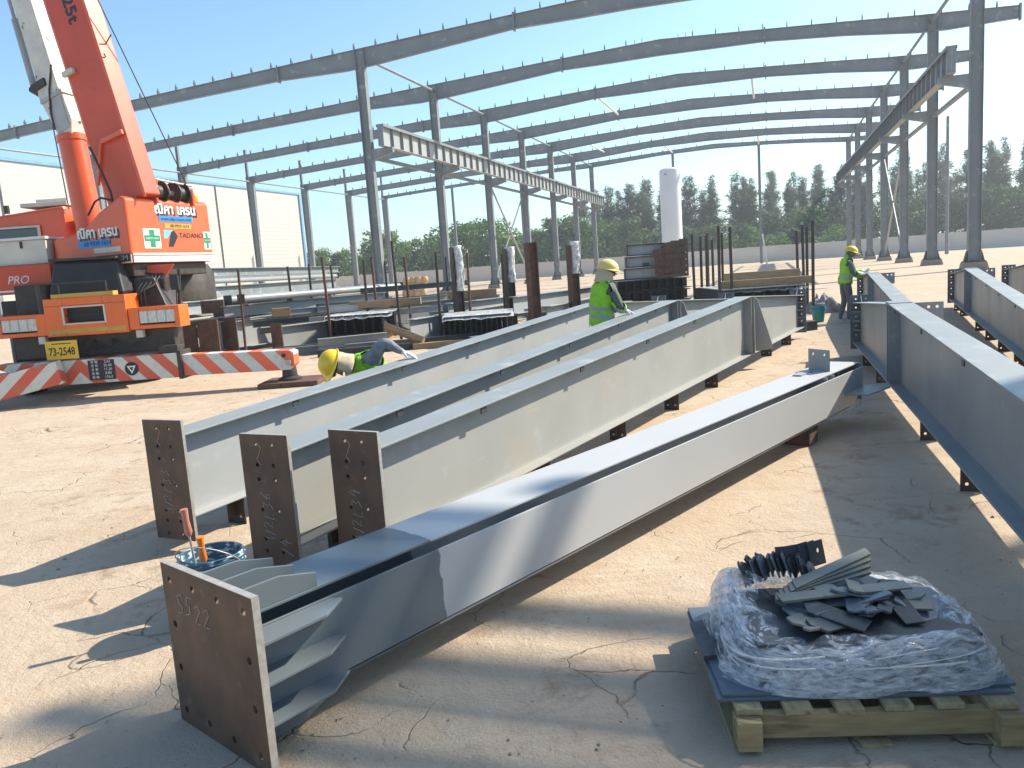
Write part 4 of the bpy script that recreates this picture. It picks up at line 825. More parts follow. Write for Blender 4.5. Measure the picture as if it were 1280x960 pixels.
# outriggers
STR1 = stripes_mat('red and cream hazard stripes', .46, .95, -.15)
STR2 = stripes_mat('bright hazard stripes', .46, .9, None, (.78, .13, .05), (.60, .60, .56))
ob = cb('outrigger_box', STR1, lambda b: b.prism([(-1.62, .69), (1.56, .69), (1.56, .28), (-.55, .28), (-.85, .35), (-1.62, .66)], -.15, .28), .01)
arm = cb('outrigger_arm', STR2, lambda b: b.prism([(1.50, .655), (3.38, .60), (3.44, .57), (3.44, .36), (3.36, .27), (1.50, .295)], -.11, .22), .01)
cb('box_collar', BLACKM, lambda b: (b.box(1.5, 1.57, -.17, .3, .25, .73), b.box(1.18, 1.5, -.08, .2, .692, .82)), .01, ob)
cb('pivot_pin', BLACKM, lambda b: b.tube([(3.27, -.13, .52), (3.27, .24, .52)], .035, 12), 0, arm)
cb('pivot_pin', CUT, lambda b: b.tube([(3.34, -.15, .40), (3.34, .26, .40)], .05, 12), 0, arm)
cb('float', BLACKM, lambda b: (b.lathe([(.20, .08), (.20, .12), (.13, .15), (.11, .36)], 20, (3.30, .05, 0), cap=True)), 0, CR, True)
cb('ground_pad', RUSTY, lambda b: b.box(2.85, 3.85, -.35, .5, -.004, .085), .006)
la = MB(); la.T = Matrix.Translation((-.55, -.17, .50)) @ Matrix.Rotation(rad(14), 4, 'Z') @ Matrix.Rotation(rad(-11), 4, 'Y'); la.box(-3.0, .15, -.34, -.02, -.19, .19); la.build('outrigger_arm', stripes_mat('worn hazard stripes', .46, -1.0), CR, bevel=.01)
la = MB(); la.lathe([(.30, .0), (.30, .06), (.12, .1), (.10, .3)], 20, (-3.4, -1.15, 0), cap=True); la.build('float', CUT, CR, smooth=True)
sp_ = cb('data_plate', NAVY, lambda b: b.box(.0, .44, -.162, -.151, .33, .665), .002, ob)
for i, (a, c) in enumerate((('全 幅', '2.62'), ('全 長', '25.40'), ('全 重', '11.20'), ('後 軸', '8.80'), ('重 軸', '176.0'))):
    text(a, .052, 'lettering', WHITE, sp_, face_T((.11, -.164, .635 - .065 * i), (1, 0, 0), (0, 0, 1)), .0008); text(c, .062, 'lettering', WHITE, sp_, face_T((.33, -.164, .635 - .065 * i), (1, 0, 0), (0, 0, 1)), .0008)
def tri_sign(b):
    b.T = face_T((.72, -.152, .48), (1, 0, 0), (0, 0, 1)); b.lathe([(.001, .006), (.115, .006), (.115, 0)], 24)
sg = cb('triangle_mark', NAVY, tri_sign, 0, ob)
def tri(b):
    b.T = face_T((.72, -.152, .48), (1, 0, 0), (0, 0, 1)); o_ = [(-.075, .05), (.075, .05), (0, -.085)]; i_ = [(-.036, .027), (.036, .027), (0, -.037)]
    b.add([(x, y, .0085) for x, y in o_ + i_], [(0, 1, 4, 3), (1, 2, 5, 4), (2, 0, 3, 5)])
cb('triangle_outline', WHITE, tri, 0, sg)
# black cowl and machinery behind the hood
cb('engine_cowl', BLACK, lambda b: b.hexa([(-.75, .3, 1.74), (.55, .3, 1.74), (.7, 1.7, 1.74), (-.75, 1.7, 1.74), (-.66, .42, 2.36), (.43, .42, 2.33), (.5, 1.6, 2.36), (-.66, 1.6, 2.38)]), .05)
cb('cowl_rim', BLACKM, lambda b: b.hexa([(-.70, .36, 2.362), (.47, .36, 2.34), (.55, 1.65, 2.36), (-.70, 1.65, 2.38), (-.70, .36, 2.41), (.47, .36, 2.385), (.55, 1.65, 2.41), (-.70, 1.65, 2.43)]), .02)
cb('exhaust_box', BLACKM, lambda b: (b.hexa([(.6, .6, 1.4), (1.15, .6, 1.4), (1.15, 1.4, 1.4), (.6, 1.4, 1.4), (.55, .7, 2.0), (.92, .7, 1.98), (.92, 1.3, 2.0), (.55, 1.3, 2.0)]), b.tube([(.6, .95, 1.95), (1.05, .95, 1.86)], .16, 14)), .02)
cb('machinery', BLACKM, lambda b: b.box(-1.5, -.8, .6, 1.5, 1.2, 2.0), .02)
cb('air_cleaner', BLACKM, lambda b: b.tube([(-.93, .5, 1.35), (-.93, .5, 2.0)], .12, 14), .0, CR, True)
cb('battery_box', BLACK, lambda b: b.box(-1.95, -1.505, .9, 1.6, 1.1, 1.75), .02)
cb('stay_rod', BLACKM, lambda b: b.tube([(1.2, .9, 1.2), (1.3, .9, 2.1)], .03, 8), 0)
cb('slew_bracket', BOOMRED, lambda b: b.prism([(.25, 2.2), (1.2, 2.2), (.72, 1.62), (.62, 1.62)], .92, 1.0), .006)
cb('turntable', BLACKM, lambda b: b.lathe([(1.0, 1.5), (1.0, 2.05), (.9, 2.23)], 30, (.1, 3.0, 0)), 0, CR, True)
pan = cb('side_panel', BOOMRED, lambda b: b.box(-2.4, -.95, .85, 1.3, 1.86, 2.36))
text('PRO', .20, 'lettering', WHITE, pan, face_T((-1.55, .846, 2.10), (1, 0, -.02), (0, 0, 1)), .001, shear=.3)
cb('white_rail', WHITE, lambda b: b.box(-2.4, -.95, .835, .849, 1.90, 1.93), 0, pan)
tb_ = cb('tool_box', CREAMBOX, lambda b: b.box(-1.93, -1.05, 1.0, 1.6, 2.37, 2.80), .015)
cb('box_lid', WHITE, lambda b: b.box(-1.96, -1.02, .96, 1.64, 2.801, 2.85), .008, tb_); cb('latch', BLACKM, lambda b: b.box(-1.50, -1.46, .98, 1.0, 2.66, 2.78), 0, tb_)
cbn = cb('cab', ORANGE, lambda b: b.hexa([(-3.2, 2.0, 2.4), (-1.15, 2.0, 2.4), (-.95, 3.6, 2.4), (-3.2, 3.6, 2.4), (-3.2, 2.05, 3.30), (-1.2, 2.05, 3.48), (-1.0, 3.5, 3.48), (-3.2, 3.5, 3.3)]), .06)
cb('window', GLASSD, lambda b: b.box(-2.9, -1.72, 1.985, 2.02, 2.82, 3.10), .02, cbn); cb('window_frame', CREAMBOX, lambda b: (b.box(-2.95, -1.66, 1.982, 1.999, 3.10, 3.14), b.box(-1.72, -1.66, 1.982, 1.999, 2.82, 3.10)), .004, cbn)
cb('roof_rack', CREAMBOX, lambda b: (b.box(-2.1, -1.2, 2.2, 3.2, 3.50, 3.58), b.box(-1.9, -1.3, 2.4, 3.0, 3.58, 3.66), b.box(-1.05, -.75, 2.1, 2.6, 2.95, 3.30)), .01); cb('cab_aerial', BLACKM, lambda b: (b.tube([(-1.12, 2.1, 3.4), (-1.2, 2.1, 5.1)], .012, 6), b.tube([(-2.3, 2.1, 3.4), (-2.3, 2.1, 3.55)], .05, 8)), 0)
# small fittings that break up the carrier
for i, (p0, p1) in enumerate((((-.70, .02, 1.74), (-.70, .02, 1.98)), ((-.40, .02, 1.80), (-.40, .02, 1.98)), ((.40, .02, 1.80), (.40, .02, 1.98)))): cb('rail_post', BLACKM, lambda b: b.tube([p0, p1], .014, 8), 0)
cb('hand_rail', BLACKM, lambda b: b.tube([(-.70, .02, 1.98), (.40, .02, 1.97)], .014, 8), 0)
for i in range(4): cb('hydraulic_hose', BLACK, lambda b: b.tube([(.58 + .07 * i, .55, 1.42), (.62 + .07 * i, .45, 1.62 + .05 * i), (.70 + .08 * i, .6, 1.85), (.8 + .06 * i, .9, 2.05)], .016, 7), 0, CR, True)
for i in range(3): cb('hydraulic_hose', BLACK, lambda b: b.tube([(-.3 + .3 * i, .2, .98), (-.2 + .3 * i, -.02, .80), (.0 + .3 * i, -.04, .78), (.2 + .3 * i, .1, .92)], .018, 7), 0, CR, True)
for x in (-.62, -.5, .5, .62):
    for z in (1.12, 1.68): cb('bolt', CUT, lambda b: b.tube([(x, -.008, z), (x, .004, z)], .012, 8), 0, hood)
cb('panel_gap', BLACK, lambda b: b.box(-.692, .692, -.002, .003, 1.60, 1.606), 0, hood)
cb('wing_mirror', BLACK, lambda b: (b.tube([(1.35, .5, 1.49), (1.45, .3, 1.75)], .012, 6), b.box(1.38, 1.52, .24, .30, 1.74, 1.98)), .01)
# superstructure with counterweight: local frame, x forward (f), y across (w)
SW = Vector((.342, .940, 0)); SF = Vector((-.940, .342, 0)); SA = Vector((.68, .5, 0))
def ST(): 
    M = Matrix((SF, SW, Vector((0, 0, 1)))).transposed().to_4x4(); M.translation = SA; return M
def sp2(name, m, fn, bevel=.015, parent=CR, smooth=False):
    b = MB(); b.T = ST(); fn(b); return b.build(name, m, parent, bevel=bevel, smooth=smooth)
cw = sp2('counterweight', ORANGE, lambda b: b.prism([(0, 2.42), (0, 3.36), (.10, 3.40), (.62, 3.16), (1.05, 2.86), (1.75, 2.78), (1.75, 2.25), (.04, 2.25), (0, 2.42)][:-1], .0, 2.08), .04)
sp2('skirt_band', WHITE, lambda b: (b.box(-.012, -.002, .03, 2.05, 2.262, 2.42), b.box(0.0, 1.2, -.012, -.002, 2.262, 2.40)), 0, cw)
sp2('skirt_line', BOOMRED, lambda b: b.box(-.016, -.013, .03, 2.05, 2.37, 2.385), 0, cw)
sp2('underframe', BLACKM, lambda b: b.box(.1, 3.6, .1, 1.95, 2.02, 2.249), .02)
sp2('slew_deck', BOOMRED, lambda b: b.box(1.751, 3.8, .1, 1.95, 2.25, 2.78), .03)
def rearT(wd, z): return face_T(tuple(SA + SW * wd + Vector((0, 0, z)) - SF * .004), tuple(SW), (0, 0, 1))
def sideT(fd, z): return face_T(tuple(SA + SF * fd + Vector((0, 0, z)) - SW * .004), tuple(-SF), (0, 0, 1))
def rpatch(nm, m, w0, w1, z0, z1, d=.006): return sp2(nm, m, lambda b: b.box(-d, -.0015, w0, w1, z0, z1), 0, cw)
def spatch(nm, m, f0, f1, z0, z1, d=.006): return sp2(nm, m, lambda b: b.box(f0, f1, -d, -.0015, z0, z1), 0, cw)
THAI = 'ณิคา เครน'
text(THAI, .24, 'lettering', NAVY, cw, rearT(1.20, 3.18) @ Matrix.Translation((.02, -.02, -.002)), .001, bold=.012, sx=1.05)
text(THAI, .24, 'lettering', WHITE, cw, rearT(1.18, 3.20), .003, bold=.008, sx=1.05)
rpatch('web_band', BLUEDECAL, .74, 1.60, 2.985, 3.085); text('www.nika-crane.com', .085, 'lettering', NAVY, cw, rearT(1.17, 3.03) @ Matrix.Translation((0, 0, .004)), .001, sx=1.05)
rpatch('phone_band', GOLD, .86, 1.54, 2.86, 2.955); text('08-9939-1614', .085, 'lettering', NAVY, cw, rearT(1.24, 2.905) @ Matrix.Translation((0, 0, .004)), .001)
text('TADANO', .13, 'lettering', NAVY, cw, rearT(1.52, 2.735), .002, sx=1.15)
def logo(b):
    b.add([(-.005, 1.06, 2.83), (-.005, .82, 2.83), (-.005, .80, 2.68), (-.005, .88, 2.68)], [(0, 1, 2, 3)])
sp2('logo', mat('sky blue decal', (.2, .5, .8), rough=.4), logo, 0, cw)
sp2('logo', NAVY, lambda b: b.add([(-.006, 1.08, 2.83), (-.006, 1.0, 2.80), (-.006, .90, 2.53), (-.006, 1.02, 2.53), (-.006, 1.16, 2.72)], [(0, 1, 2, 3, 4)]), 0, cw)
def safety(w0, w1, z0, z1):
    s_ = rpatch('safety_sign', WHITE, w0, w1, z0, z1); cwid = (w1 - w0); cz = (z1 - z0)
    sp2('green_cross', GREEND, lambda b: (b.box(-.009, -.0065, w0 + .36 * cwid, w0 + .66 * cwid, z0 + .02, z1 - .02), b.box(-.0095, -.0066, w0 + .04 * cwid, w1 - .04 * cwid, z0 + .36 * cz, z0 + .66 * cz)), 0, cw)
    text('SAFETY FIRST', .045, 'lettering', WHITE, cw, rearT((w0 + w1) / 2, z0 + .5 * cz) @ Matrix.Translation((0, 0, .007)), .0008, sx=cwid / .34)
safety(.32, .72, 2.50, 2.85); safety(1.84, 2.03, 2.48, 2.82)
text(THAI, .24, 'lettering', NAVY, cw, sideT(.68, 2.80) @ Matrix.Translation((.02, -.02, -.002)), .001, bold=.012, sx=.92)
text(THAI, .24, 'lettering', WHITE, cw, sideT(.70, 2.82), .003, bold=.008, sx=.92)
spatch('phone_band', BLUEDECAL, .42, 1.16, 2.575, 2.70); text('08-9939-1614', .11, 'lettering', NAVY, cw, sideT(.72, 2.635) @ Matrix.Translation((0, 0, .004)), .001)
spatch('notice_strip', CREAMBOX, .22, .82, 2.47, 2.555); text('ให้เช่ารถเครน 10-200 ตัน', .055, 'lettering', NAVY, cw, sideT(.52, 2.512) @ Matrix.Translation((0, 0, .004)), .0008) if False else None
spatch('model_strip', NAVY, .02, .78, 2.28, 2.42, .02); text('TR-250M', .13, 'lettering', CUT, cw, sideT(.36, 2.345) @ Matrix.Translation((0, 0, .018)), .001, sx=1.2)
# winches, lamp, hoses
sp2('winch_bracket', BOOMRED, lambda b: (b.box(-.05, .5, .70, .76, 3.3, 3.72), b.box(-.05, .5, 1.62, 1.68, 3.3, 3.62)), .02)
for wd in (.86, 1.42):
    wn_ = sp2('winch_drum', BLACKM, lambda b: (b.tube([(.1, wd - .12, 3.52), (.1, wd + .12, 3.52)], .13, 18), b.tube([(.1, wd - .14, 3.52), (.1, wd - .11, 3.52)], .20, 20), b.tube([(.1, wd + .11, 3.52), (.1, wd + .14, 3.52)], .20, 20)), 0, CR, True)
sp2('winch_axle', CUT, lambda b: (b.tube([(.1, .98, 3.52), (.1, 1.30, 3.52)], .05, 10), b.tube([(.05, .8, 3.74), (.05, 1.75, 3.68)], .02, 8)), 0)
sp2('beacon', AMBER, lambda b: b.lathe([(.001, 3.39), (.10, 3.39), (.10, 3.52), (.07, 3.56), (.001, 3.57)], 16, (.15, 1.86, 0)), 0, CR, True)
sp2('hose', BLACK, lambda b: (b.tube([(.45, .2, 3.25), (.42, .15, 3.5), (.55, .12, 3.9), (.75, .15, 4.3)], .02, 8), b.tube([(.3, .05, 3.34), (.5, .0, 3.40), (.7, .05, 3.36), (.95, .1, 3.15)], .018, 8)), 0, CR, True)
# boom
BD = SF * .225 + Vector((0, 0, .974)); BN = -SF * .974 + Vector((0, 0, .225)); B0 = SA + SW * .55 + SF * .16 + Vector((0, 0, 2.7))
def BT(o=0.):
    M = Matrix((BD, SW, BN)).transposed().to_4x4(); M.translation = B0; return M     # x along boom, y across, z back (top) side
def bp(name, m, fn, bevel=.015, parent=CR, smooth=False):
    b = MB(); b.T = BT(); fn(b); return b.build(name, m, parent, bevel=bevel, smooth=smooth)
hexs = lambda w_, d0, d1: [(-w_, d0 + .12), (-w_ + .08, d0), (w_ - .08, d0), (w_, d0 + .12), (w_, d1), (-w_, d1)]
bm_ = bp('boom', BOOMRED, lambda b: b.prism(hexs(.19, -.50, .44), .66, 9., 'x'), .02)
bp('boom_section', BOOMRED, lambda b: b.prism(hexs(.15, -.42, .36), 9., 13., 'x'), .02, bm_)
bp('boom_foot', ORANGE, lambda b: b.box(.1, .659, -.15, .15, -.40, .02), .01, bm_)
bp('boom_foot_plate', ORANGE, lambda b: b.prism([(.55, -.1), (.62, .30), (.95, .44), (1.1, .2), (.8, -.3)], .192, .24), .01, bm_)
bp('boom_step', CREAMBOX, lambda b: b.box(3.05, 3.14, -.26, -.191, -.46, -.20), .006, bm_)
bp('boom_bracket', ORANGE, lambda b: (b.box(1.72, 1.80, -.27, -.191, -.08, .43), b.prism([(1.1, -.45), (1.75, -.1), (1.75, -.14), (1.1, -.5)], -.24, -.191)), .006, bm_)
bp('boom_edge', ORANGE, lambda b: b.box(.6, 9., -.20, -.19, .40, .46), .003, bm_)
bp('rope_guide', BLACKM, lambda b: (b.tube([(3.35, 0, .44), (3.45, 0, .62)], .012, 6), b.tube([(3.1, -.1, .45), (3.1, -.2, .52)], .012, 6)), 0, bm_)
text('25t', .34, 'lettering', NAVY, bm_, BT() @ face_T((4.05, -.1945, .10), (-1, 0, 0), (0, 0, 1)), .001, bold=.008)
# lift cylinder and stowed jib beside the boom
ly = Vector((-.49, 1.5, 3.0)); 
cb('lift_cylinder', ORANGE, lambda b: (b.tube([(-.46, 1.5, 2.75), (-.66, 1.68, 4.62)], .235, 24), b.tube([(-.655, 1.675, 4.55), (-.665, 1.685, 4.66)], .255, 24)), 0, CR, True)
def jib(b):
    a = Vector((-.62, 1.66, 4.60)); c = Vector((-1.55, 2.25, 8.4)); d = (c - a).normalized(); s1 = Vector((.342, .94, 0)); s1 = (s1 - d * s1.dot(d)).normalized(); s2 = d.cross(s1); M = Matrix((d, s1, s2)).transposed().to_4x4(); M.translation = a; b.T = M
jb = cb('jib', JIBWHITE, lambda b: (jib(b), b.prism([(0, -.16), (.25, -.25), (.75, -.23), (.9, -.18), (4., -.18), (4., .26), (1.3, .26), (.9, .34), (.3, .2), (0, .14)], -.17, .17)), .02)
cb('jib_head', mat('grey jib plate', (.42, .43, .42), rough=.5), lambda b: (jib(b), b.box(.12, .72, -.185, -.171, -.19, .12), b.box(.75, .82, -.2, .2, -.26, .30)), .01, jb)
cb('jib_clamp', BLACKM, lambda b: (jib(b), b.box(1.02, 1.16, -.21, .21, .05, .40), b.tube([(1.1, -.18, .42), (1.1, .1, .52)], .06, 10), b.tube([(1.3, -.18, -.2), (.9, -.2, .0), (.5, -.21, .12), (.2, -.2, .15)], .02, 6)), .01, jb)
cb('jib_ram', mat('grey ram tube', (.36, .38, .38), rough=.4), lambda b: (jib(b), b.tube([(1.15, -.05, .48), (2.5, -.05, .44)], .06, 12), b.tube([(2.5, -.05, .44), (4.0, -.05, .40)], .035, 10)), 0, jb, True)
cb('hoist_rope', BLACKM, lambda b: (b.tube([(1.21, 2.1, 3.6), (.42, 1.1, 6.77), (-.1, .5, 8.9)], .011, 6), b.tube([(.92, 1.35, 3.6), (.40, 1.2, 5.2), (-.1, 1.2, 6.9)], .009, 6)), 0)

# ---------------------------------------------------------------- stacked steel in the yard
def member(name, label, cat, p0, p1, h, wd, m, sect='I', plate=None, group=None, tf=.02, cleats=False):
    # p0, p1: middle of the top edge at both ends
    p0, p1 = Vector(p0), Vector(p1); d = p1 - p0; L_ = d.length; az_ = math.atan2(d.y, d.x); pit = -math.atan2(d.z, math.hypot(d.x, d.y))
    T = thing(name, label, cat, p0, 0, group); T.rotation_euler = (0, pit, az_)
    if sect == 'I':
        for z0 in (-tf, -h): MB().box(0, L_, -wd / 2, wd / 2, z0, z0 + tf).build('flange', m, T)
        MB().box(0, L_, -.008, .008, -h + tf, -tf).build('web', m, T)
    elif sect == 'pipe':
        b = MB(); b.tube([(0, 0, -h / 2), (L_, 0, -h / 2)], h / 2, 20); b.build('pipe_wall', m, T, smooth=True)
        for x in (-.012, L_):
            b = MB(); b.box(x, x + .012, -h * .72, h * .72, -h * 1.15, h * .15); b.build('end_plate', DARK, T)
    if plate:
        pw, ph0, ph1, pm = plate; MB().box(-.03, -.002, -pw / 2, pw / 2, -ph0, ph1).build('end_plate', pm, T)
    if cleats:
        b = MB(); b.box(-.09, .09, -.006, .006, -.2, 0); me = b.mesh('purlin_cleat', BLACKM); x = .6
        while x < L_ - .3: o = link('purlin_cleat', me, T); o.location = (x, -wd / 2 - .01, -h + .0); o = link('purlin_cleat', me, T); o.location = (x, -wd / 2 - .01, .16); x += 1.5
    return T
GS = 'long members in the stacks behind the girders'
member('steel_beam', 'grey I beam topmost on the stack right behind the crane', 'steel beam', (-9.23, 22, 2.35), (-7.40, 36, 2.33), .26, .26, FRAME, group=GS)
member('steel_beam', 'grey I beam behind the topmost beam of the crane side stack', 'steel beam', (-9.9, 22.5, 2.30), (-8.0, 36.5, 2.28), .26, .26, FRAME, group=GS)
member('steel_pipe', 'grey steel pipe below the topmost I beam of the crane side stack', 'pipe', (-9.10, 22, 2.03), (-7.30, 35, 2.0), .16, .16, BLUEGREY, 'pipe', group=GS)
member('steel_beam', 'grey I beam carrying the pipe of the crane side stack', 'steel beam', (-9.1, 21.5, 1.79), (-7.12, 34, 1.79), .34, .26, FRAME, group=GS)
member('steel_beam', 'grey I beam lowest in the crane side stack', 'steel beam', (-8.9, 21.2, 1.36), (-6.9, 33, 1.36), .40, .26, BLUEGREY, group=GS, plate=(.7, .40, .02, MILL))
member('steel_pipe', 'thick grey pipe with square end plates lying on cleated beams', 'pipe', (-6.91, 21, 1.50), (-3.53, 27, 1.48), .19, .19, BLUEGREY, 'pipe', group=GS)
member('steel_pipe', 'second thick grey pipe close behind the first on cleated beams', 'pipe', (-7.43, 21.5, 1.49), (-4.36, 29, 1.48), .19, .19, BLUEGREY, 'pipe', group=GS)
member('steel_beam', 'grey cleated beam under the thick pipes', 'steel beam', (-7.40, 21, 1.25), (-3.94, 26, 1.24), .30, .24, BLUEGREY, group=GS, cleats=True)
member('steel_beam', 'grey beam under the rear thick pipe', 'steel beam', (-7.9, 21.6, 1.25), (-4.6, 28.0, 1.24), .30, .24, FRAME, group=GS)
member('steel_girder', 'deep grey girder with wide brown end plate behind the striped outrigger arm', 'steel girder', (-7.33, 21, .84), (-5.0, 25.4, .84), .72, .26, PRIMER, group=GS, plate=(.62, .80, .10, MILL), cleats=False)
member('steel_girder', 'deep grey girder beginning at a narrow brown end plate behind the outrigger float', 'steel girder', (-5.87, 20.3, .66), (-1.85, 26, .66), .58, .26, PRIMER2, group=GS, plate=(.42, .64, .08, MILL))
member('steel_girder', 'pale girder end between the two dark channel bundles', 'steel girder', (-2.45, 20, .62), (.73, 27, .60), .58, .26, PRIMER, group=GS)
member('steel_girder', 'grey girder running off behind the rusty post', 'steel girder', (.20, 23, .90), (3.03, 28, .88), .50, .26, PRIMER, group=GS)
member('steel_girder', 'grey girder beyond the wrapped posts', 'steel girder', (-1.75, 24, .80), (2.03, 30, .78), .55, .26, PRIMER, group=GS)
member('steel_girder', 'grey girder under the brown timbers', 'steel girder', (-4.9, 21.8, .90), (-.2, 26.5, .90), .60, .26, BLUEGREY, group=GS)
member('steel_channel', 'light topped channel lying flat by the kneeling worker', 'steel channel', (-4.55, 19, .36), (-3.0, 19.7, .36), .24, .2, PRIMER2, group=GS)
member('steel_channel', 'short dark channel on the ground by the slanting timber', 'steel channel', (-4.4, 18.2, .16), (-2.1, 18.6, .15), .16, .16, DARK, group=GS)
# more layers packed between: short purlin lengths, flats and offcuts
GM = 'purlin lengths packed in the steel stacks'
for i in range(26):
    x0 = R.uniform(-7.2, -3.4); y0 = 20.6 + (x0 + 7.2) * .35 + R.uniform(0, 4.0); lv = R.choice([.05, .22, .40, .62, .86, .92, 1.27]); ln = R.uniform(1.6, 4.2); az_ = R.uniform(48, 66)
    member('purlin_length', 'loose grey purlin length packed among the girders left of the rusty post', 'purlin', (x0, y0, lv + .16), (x0 + ln * sin(rad(az_)), y0 + ln * cos(rad(az_)), lv + .16), .16, .09, [BLUEGREY, DARK, PRIMER, FRAME][i % 4], group=GM, tf=.012)
for i in range(14):
    x0 = R.uniform(-2.2, 2.6); y0 = 22.5 + R.uniform(0, 5); lv = R.choice([.0, .16, .34]); ln = R.uniform(1.6, 3.6); az_ = R.uniform(30, 55)
    member('purlin_length', 'loose grey purlin length lying beyond the wrapped posts', 'purlin', (x0, y0, lv + .16), (x0 + ln * sin(rad(az_)), y0 + ln * cos(rad(az_)), lv + .16), .16, .09, [BLUEGREY, DARK, PRIMER][i % 3], group=GM + ', far side', tf=.012)
member('steel_girder', 'grey girder just right of the rusty post running towards the dark pile', 'steel girder', (1.0, 20.2, .70), (3.3, 25.2, .70), .62, .26, PRIMER2, group=GS)
member('steel_girder', 'grey girder between rusty post and standing vest worker', 'steel girder', (1.5, 18.6, .52), (3.6, 23.6, .52), .46, .24, BLUEGREY, group=GS)
for i, (x, y, az_, ln) in enumerate(((-6.0, 18.9, 78, 2.2), (-5.7, 19.4, 74, 2.6), (-3.9, 18.9, 80, 1.7), (-2.3, 19.1, 70, 2.0), (-.9, 18.5, 62, 2.4), (.3, 18.4, 58, 2.0))):
    member('channel_length', ['dark channel lying alone behind the outrigger float', 'second dark channel behind the outrigger float', 'dark channel just behind the kneeling back', 'dark channel right of the slanting timber', 'dark channel before the ribbed bundle', 'dark channel at the foot of the rusty post'][i], 'steel channel', (x, y, .2), (x + ln * sin(rad(az_)), y + ln * cos(rad(az_)), .2), .2, .16, DARK if i % 2 else FRAME, group=None, tf=.014)
# brown end plates of girders seen end on, behind the crane's front
for i, (x, y, z0, z1, wd) in enumerate(((-8.35, 20.9, 0, .83, .50), (-7.72, 20.6, 0, .94, .62), (-7.75, 21.2, 1.08, 1.42, .72), (-8.85, 21.0, 0, .97, .46), (-8.7, 20.9, .97, 1.5, .5))):
    o = MB().box(-wd / 2, wd / 2, -.02, .02, z0, z1).build('girder_end', MILL); o.location = (x, y, 0); o.rotation_euler = (0, 0, rad(-18))
    T = thing('girder_stub', 'brown end plate and grey girder body, number %s of the girders packed beside the crane' % ['one', 'two', 'three', 'four', 'five'][i] if False else ['upright brown girder end just right of the headlight', 'lower brown girder end nearest the outrigger collar', 'brown girder end resting high above its neighbours', 'brown girder end half hidden by the headlight', 'small brown girder end on top behind the headlight'][i], 'steel girder', (x, y, 0), rad(-18)); o.parent = T; o.location = (0, 0, 0); o.rotation_euler = (0, 0, 0); o.name = 'end_plate'
    MB().box(-.012, .012, .02, 6., z0 + .12, z1 - .1).build('web', PRIMER, T); MB().box(-.12, .12, .02, 6., z1 - .1, z1 - .08).build('flange', PRIMER, T); MB().box(-.12, .12, .02, 6., z0 + .10, z0 + .12).build('flange', PRIMER, T)
# bundles of dark channels standing on edge
def bundle(label, x, y, z0, wd, h, n, ln, rz=0., top=True):
    T = thing('channel_bundle', label, 'steel bundle', (x, y, z0), rz)
    for i in range(n):
        a = -wd / 2 + wd * i / n; c = a + wd / n * .92
        b = MB(); b.box(a, a + .012, 0, ln, 0, h); b.box(a + .013, c, 0, ln, 0, .012); b.box(a + .013, c, 0, ln, h - .012, h); b.build('channel', DARK, T)
        b = MB(); b.box(a + .013, c, ln * .3, ln * .31, .013, h - .013); b.build('channel_web', BLACKM, T)
    if top:
        vs_ = []; fs = []; nx, ny = 26, 10
        for j in range(ny + 1):
            for i in range(nx + 1):
                xx = -wd / 2 - .04 + (wd + .08) * i / nx; yy = -.05 + (ln * .8) * j / ny; zz = h + .016 + .02 * abs(nz.noise((xx * 4 + x, yy * 4, 1.)))
                if j == 0: zz = h - .07 - .1 * abs(nz.noise((xx * 3 + x, 0, 2.))); yy = -.06
                vs_.append((xx, yy, zz))
        for j in range(ny):
            for i in range(nx): fs.append((j * (nx + 1) + i, j * (nx + 1) + i + 1, (j + 1) * (nx + 1) + i + 1, (j + 1) * (nx + 1) + i))
        b = MB(); b.add(vs_, fs); b.build('plastic_sheet', PLASTIC, T, smooth='full')
    return T
def dunnage(x, y, w_, z0, z1, d=.14, rz=0., m=WOOD, label='', name='timber'):
    o = MB().box(-w_ / 2, w_ / 2, -d / 2, d / 2, z0, z1).build(name, m, bevel=.006); o.location = (x, y, 0); o.rotation_euler = (0, 0, rz); return tag(o, label, 'timber')
bundle('plastic topped dark channel bundle behind the kneeling worker', -3.82, 20.5, .30, 1.68, .50, 7, 2.6)
for s, nm in ((-.5, 'left'), (.5, 'right')): dunnage(-3.82 + s, 21.6, .14, -.004, .299, 2.0, label='timber bearer under the %s half of the plastic topped channel bundle' % nm)
bundle('dark channel bundle with a hanging plastic strip beside the rusty post', -.72, 19.5, .10, 1.68, .53, 13, 2.4)
dunnage(-.72, 20.3, 1.7, -.004, .0995, .6, label='flat timber under the channel bundle by the rusty post')
bundle('broad dark bundle under timbers with grey plates on top', 6.95, 21.5, .16, 2.26, .56, 8, 3.0)
dunnage(6.95, 22.2, 2.3, -.004, .1595, .4, label='timber sill under the broad dark bundle')
b = MB()
for i in range(5): b.box(5.80 + .46 * i, 6.22 + .46 * i, 21.4, 24, .725 + .004 * i, .755 + .004 * i)
T = thing('plate_stack', 'row of grey plates lying on the broad dark bundle', 'steel plate', (6.9, 22, .724))
for i in range(5): MB().box(-1.12 + .45 * i, -.69 + .45 * i, -.62, 2.0, .0 + .0, .028 + .005 * (i % 2)).build('plate', PRIMER, T)
dunnage(7.0, 21.62, 2.47, .755, .96, .16, rad(-1.5), label='long brown timber across the broad dark bundle, front one'); dunnage(7.5, 23.4, 2.2, .755, 1.12, .2, rad(1.), label='long brown timber across the broad dark bundle, rear one')
dunnage(-3.32, 22.0, 1.98, .91, 1.10, .16, rad(-2), label='heavy brown timber lying over the girders by the thin posts'); dunnage(-1.13, 25.0, 1.7, .9, 1.12, .2, rad(2), label='pale brown timber farther back near the wrapped posts')
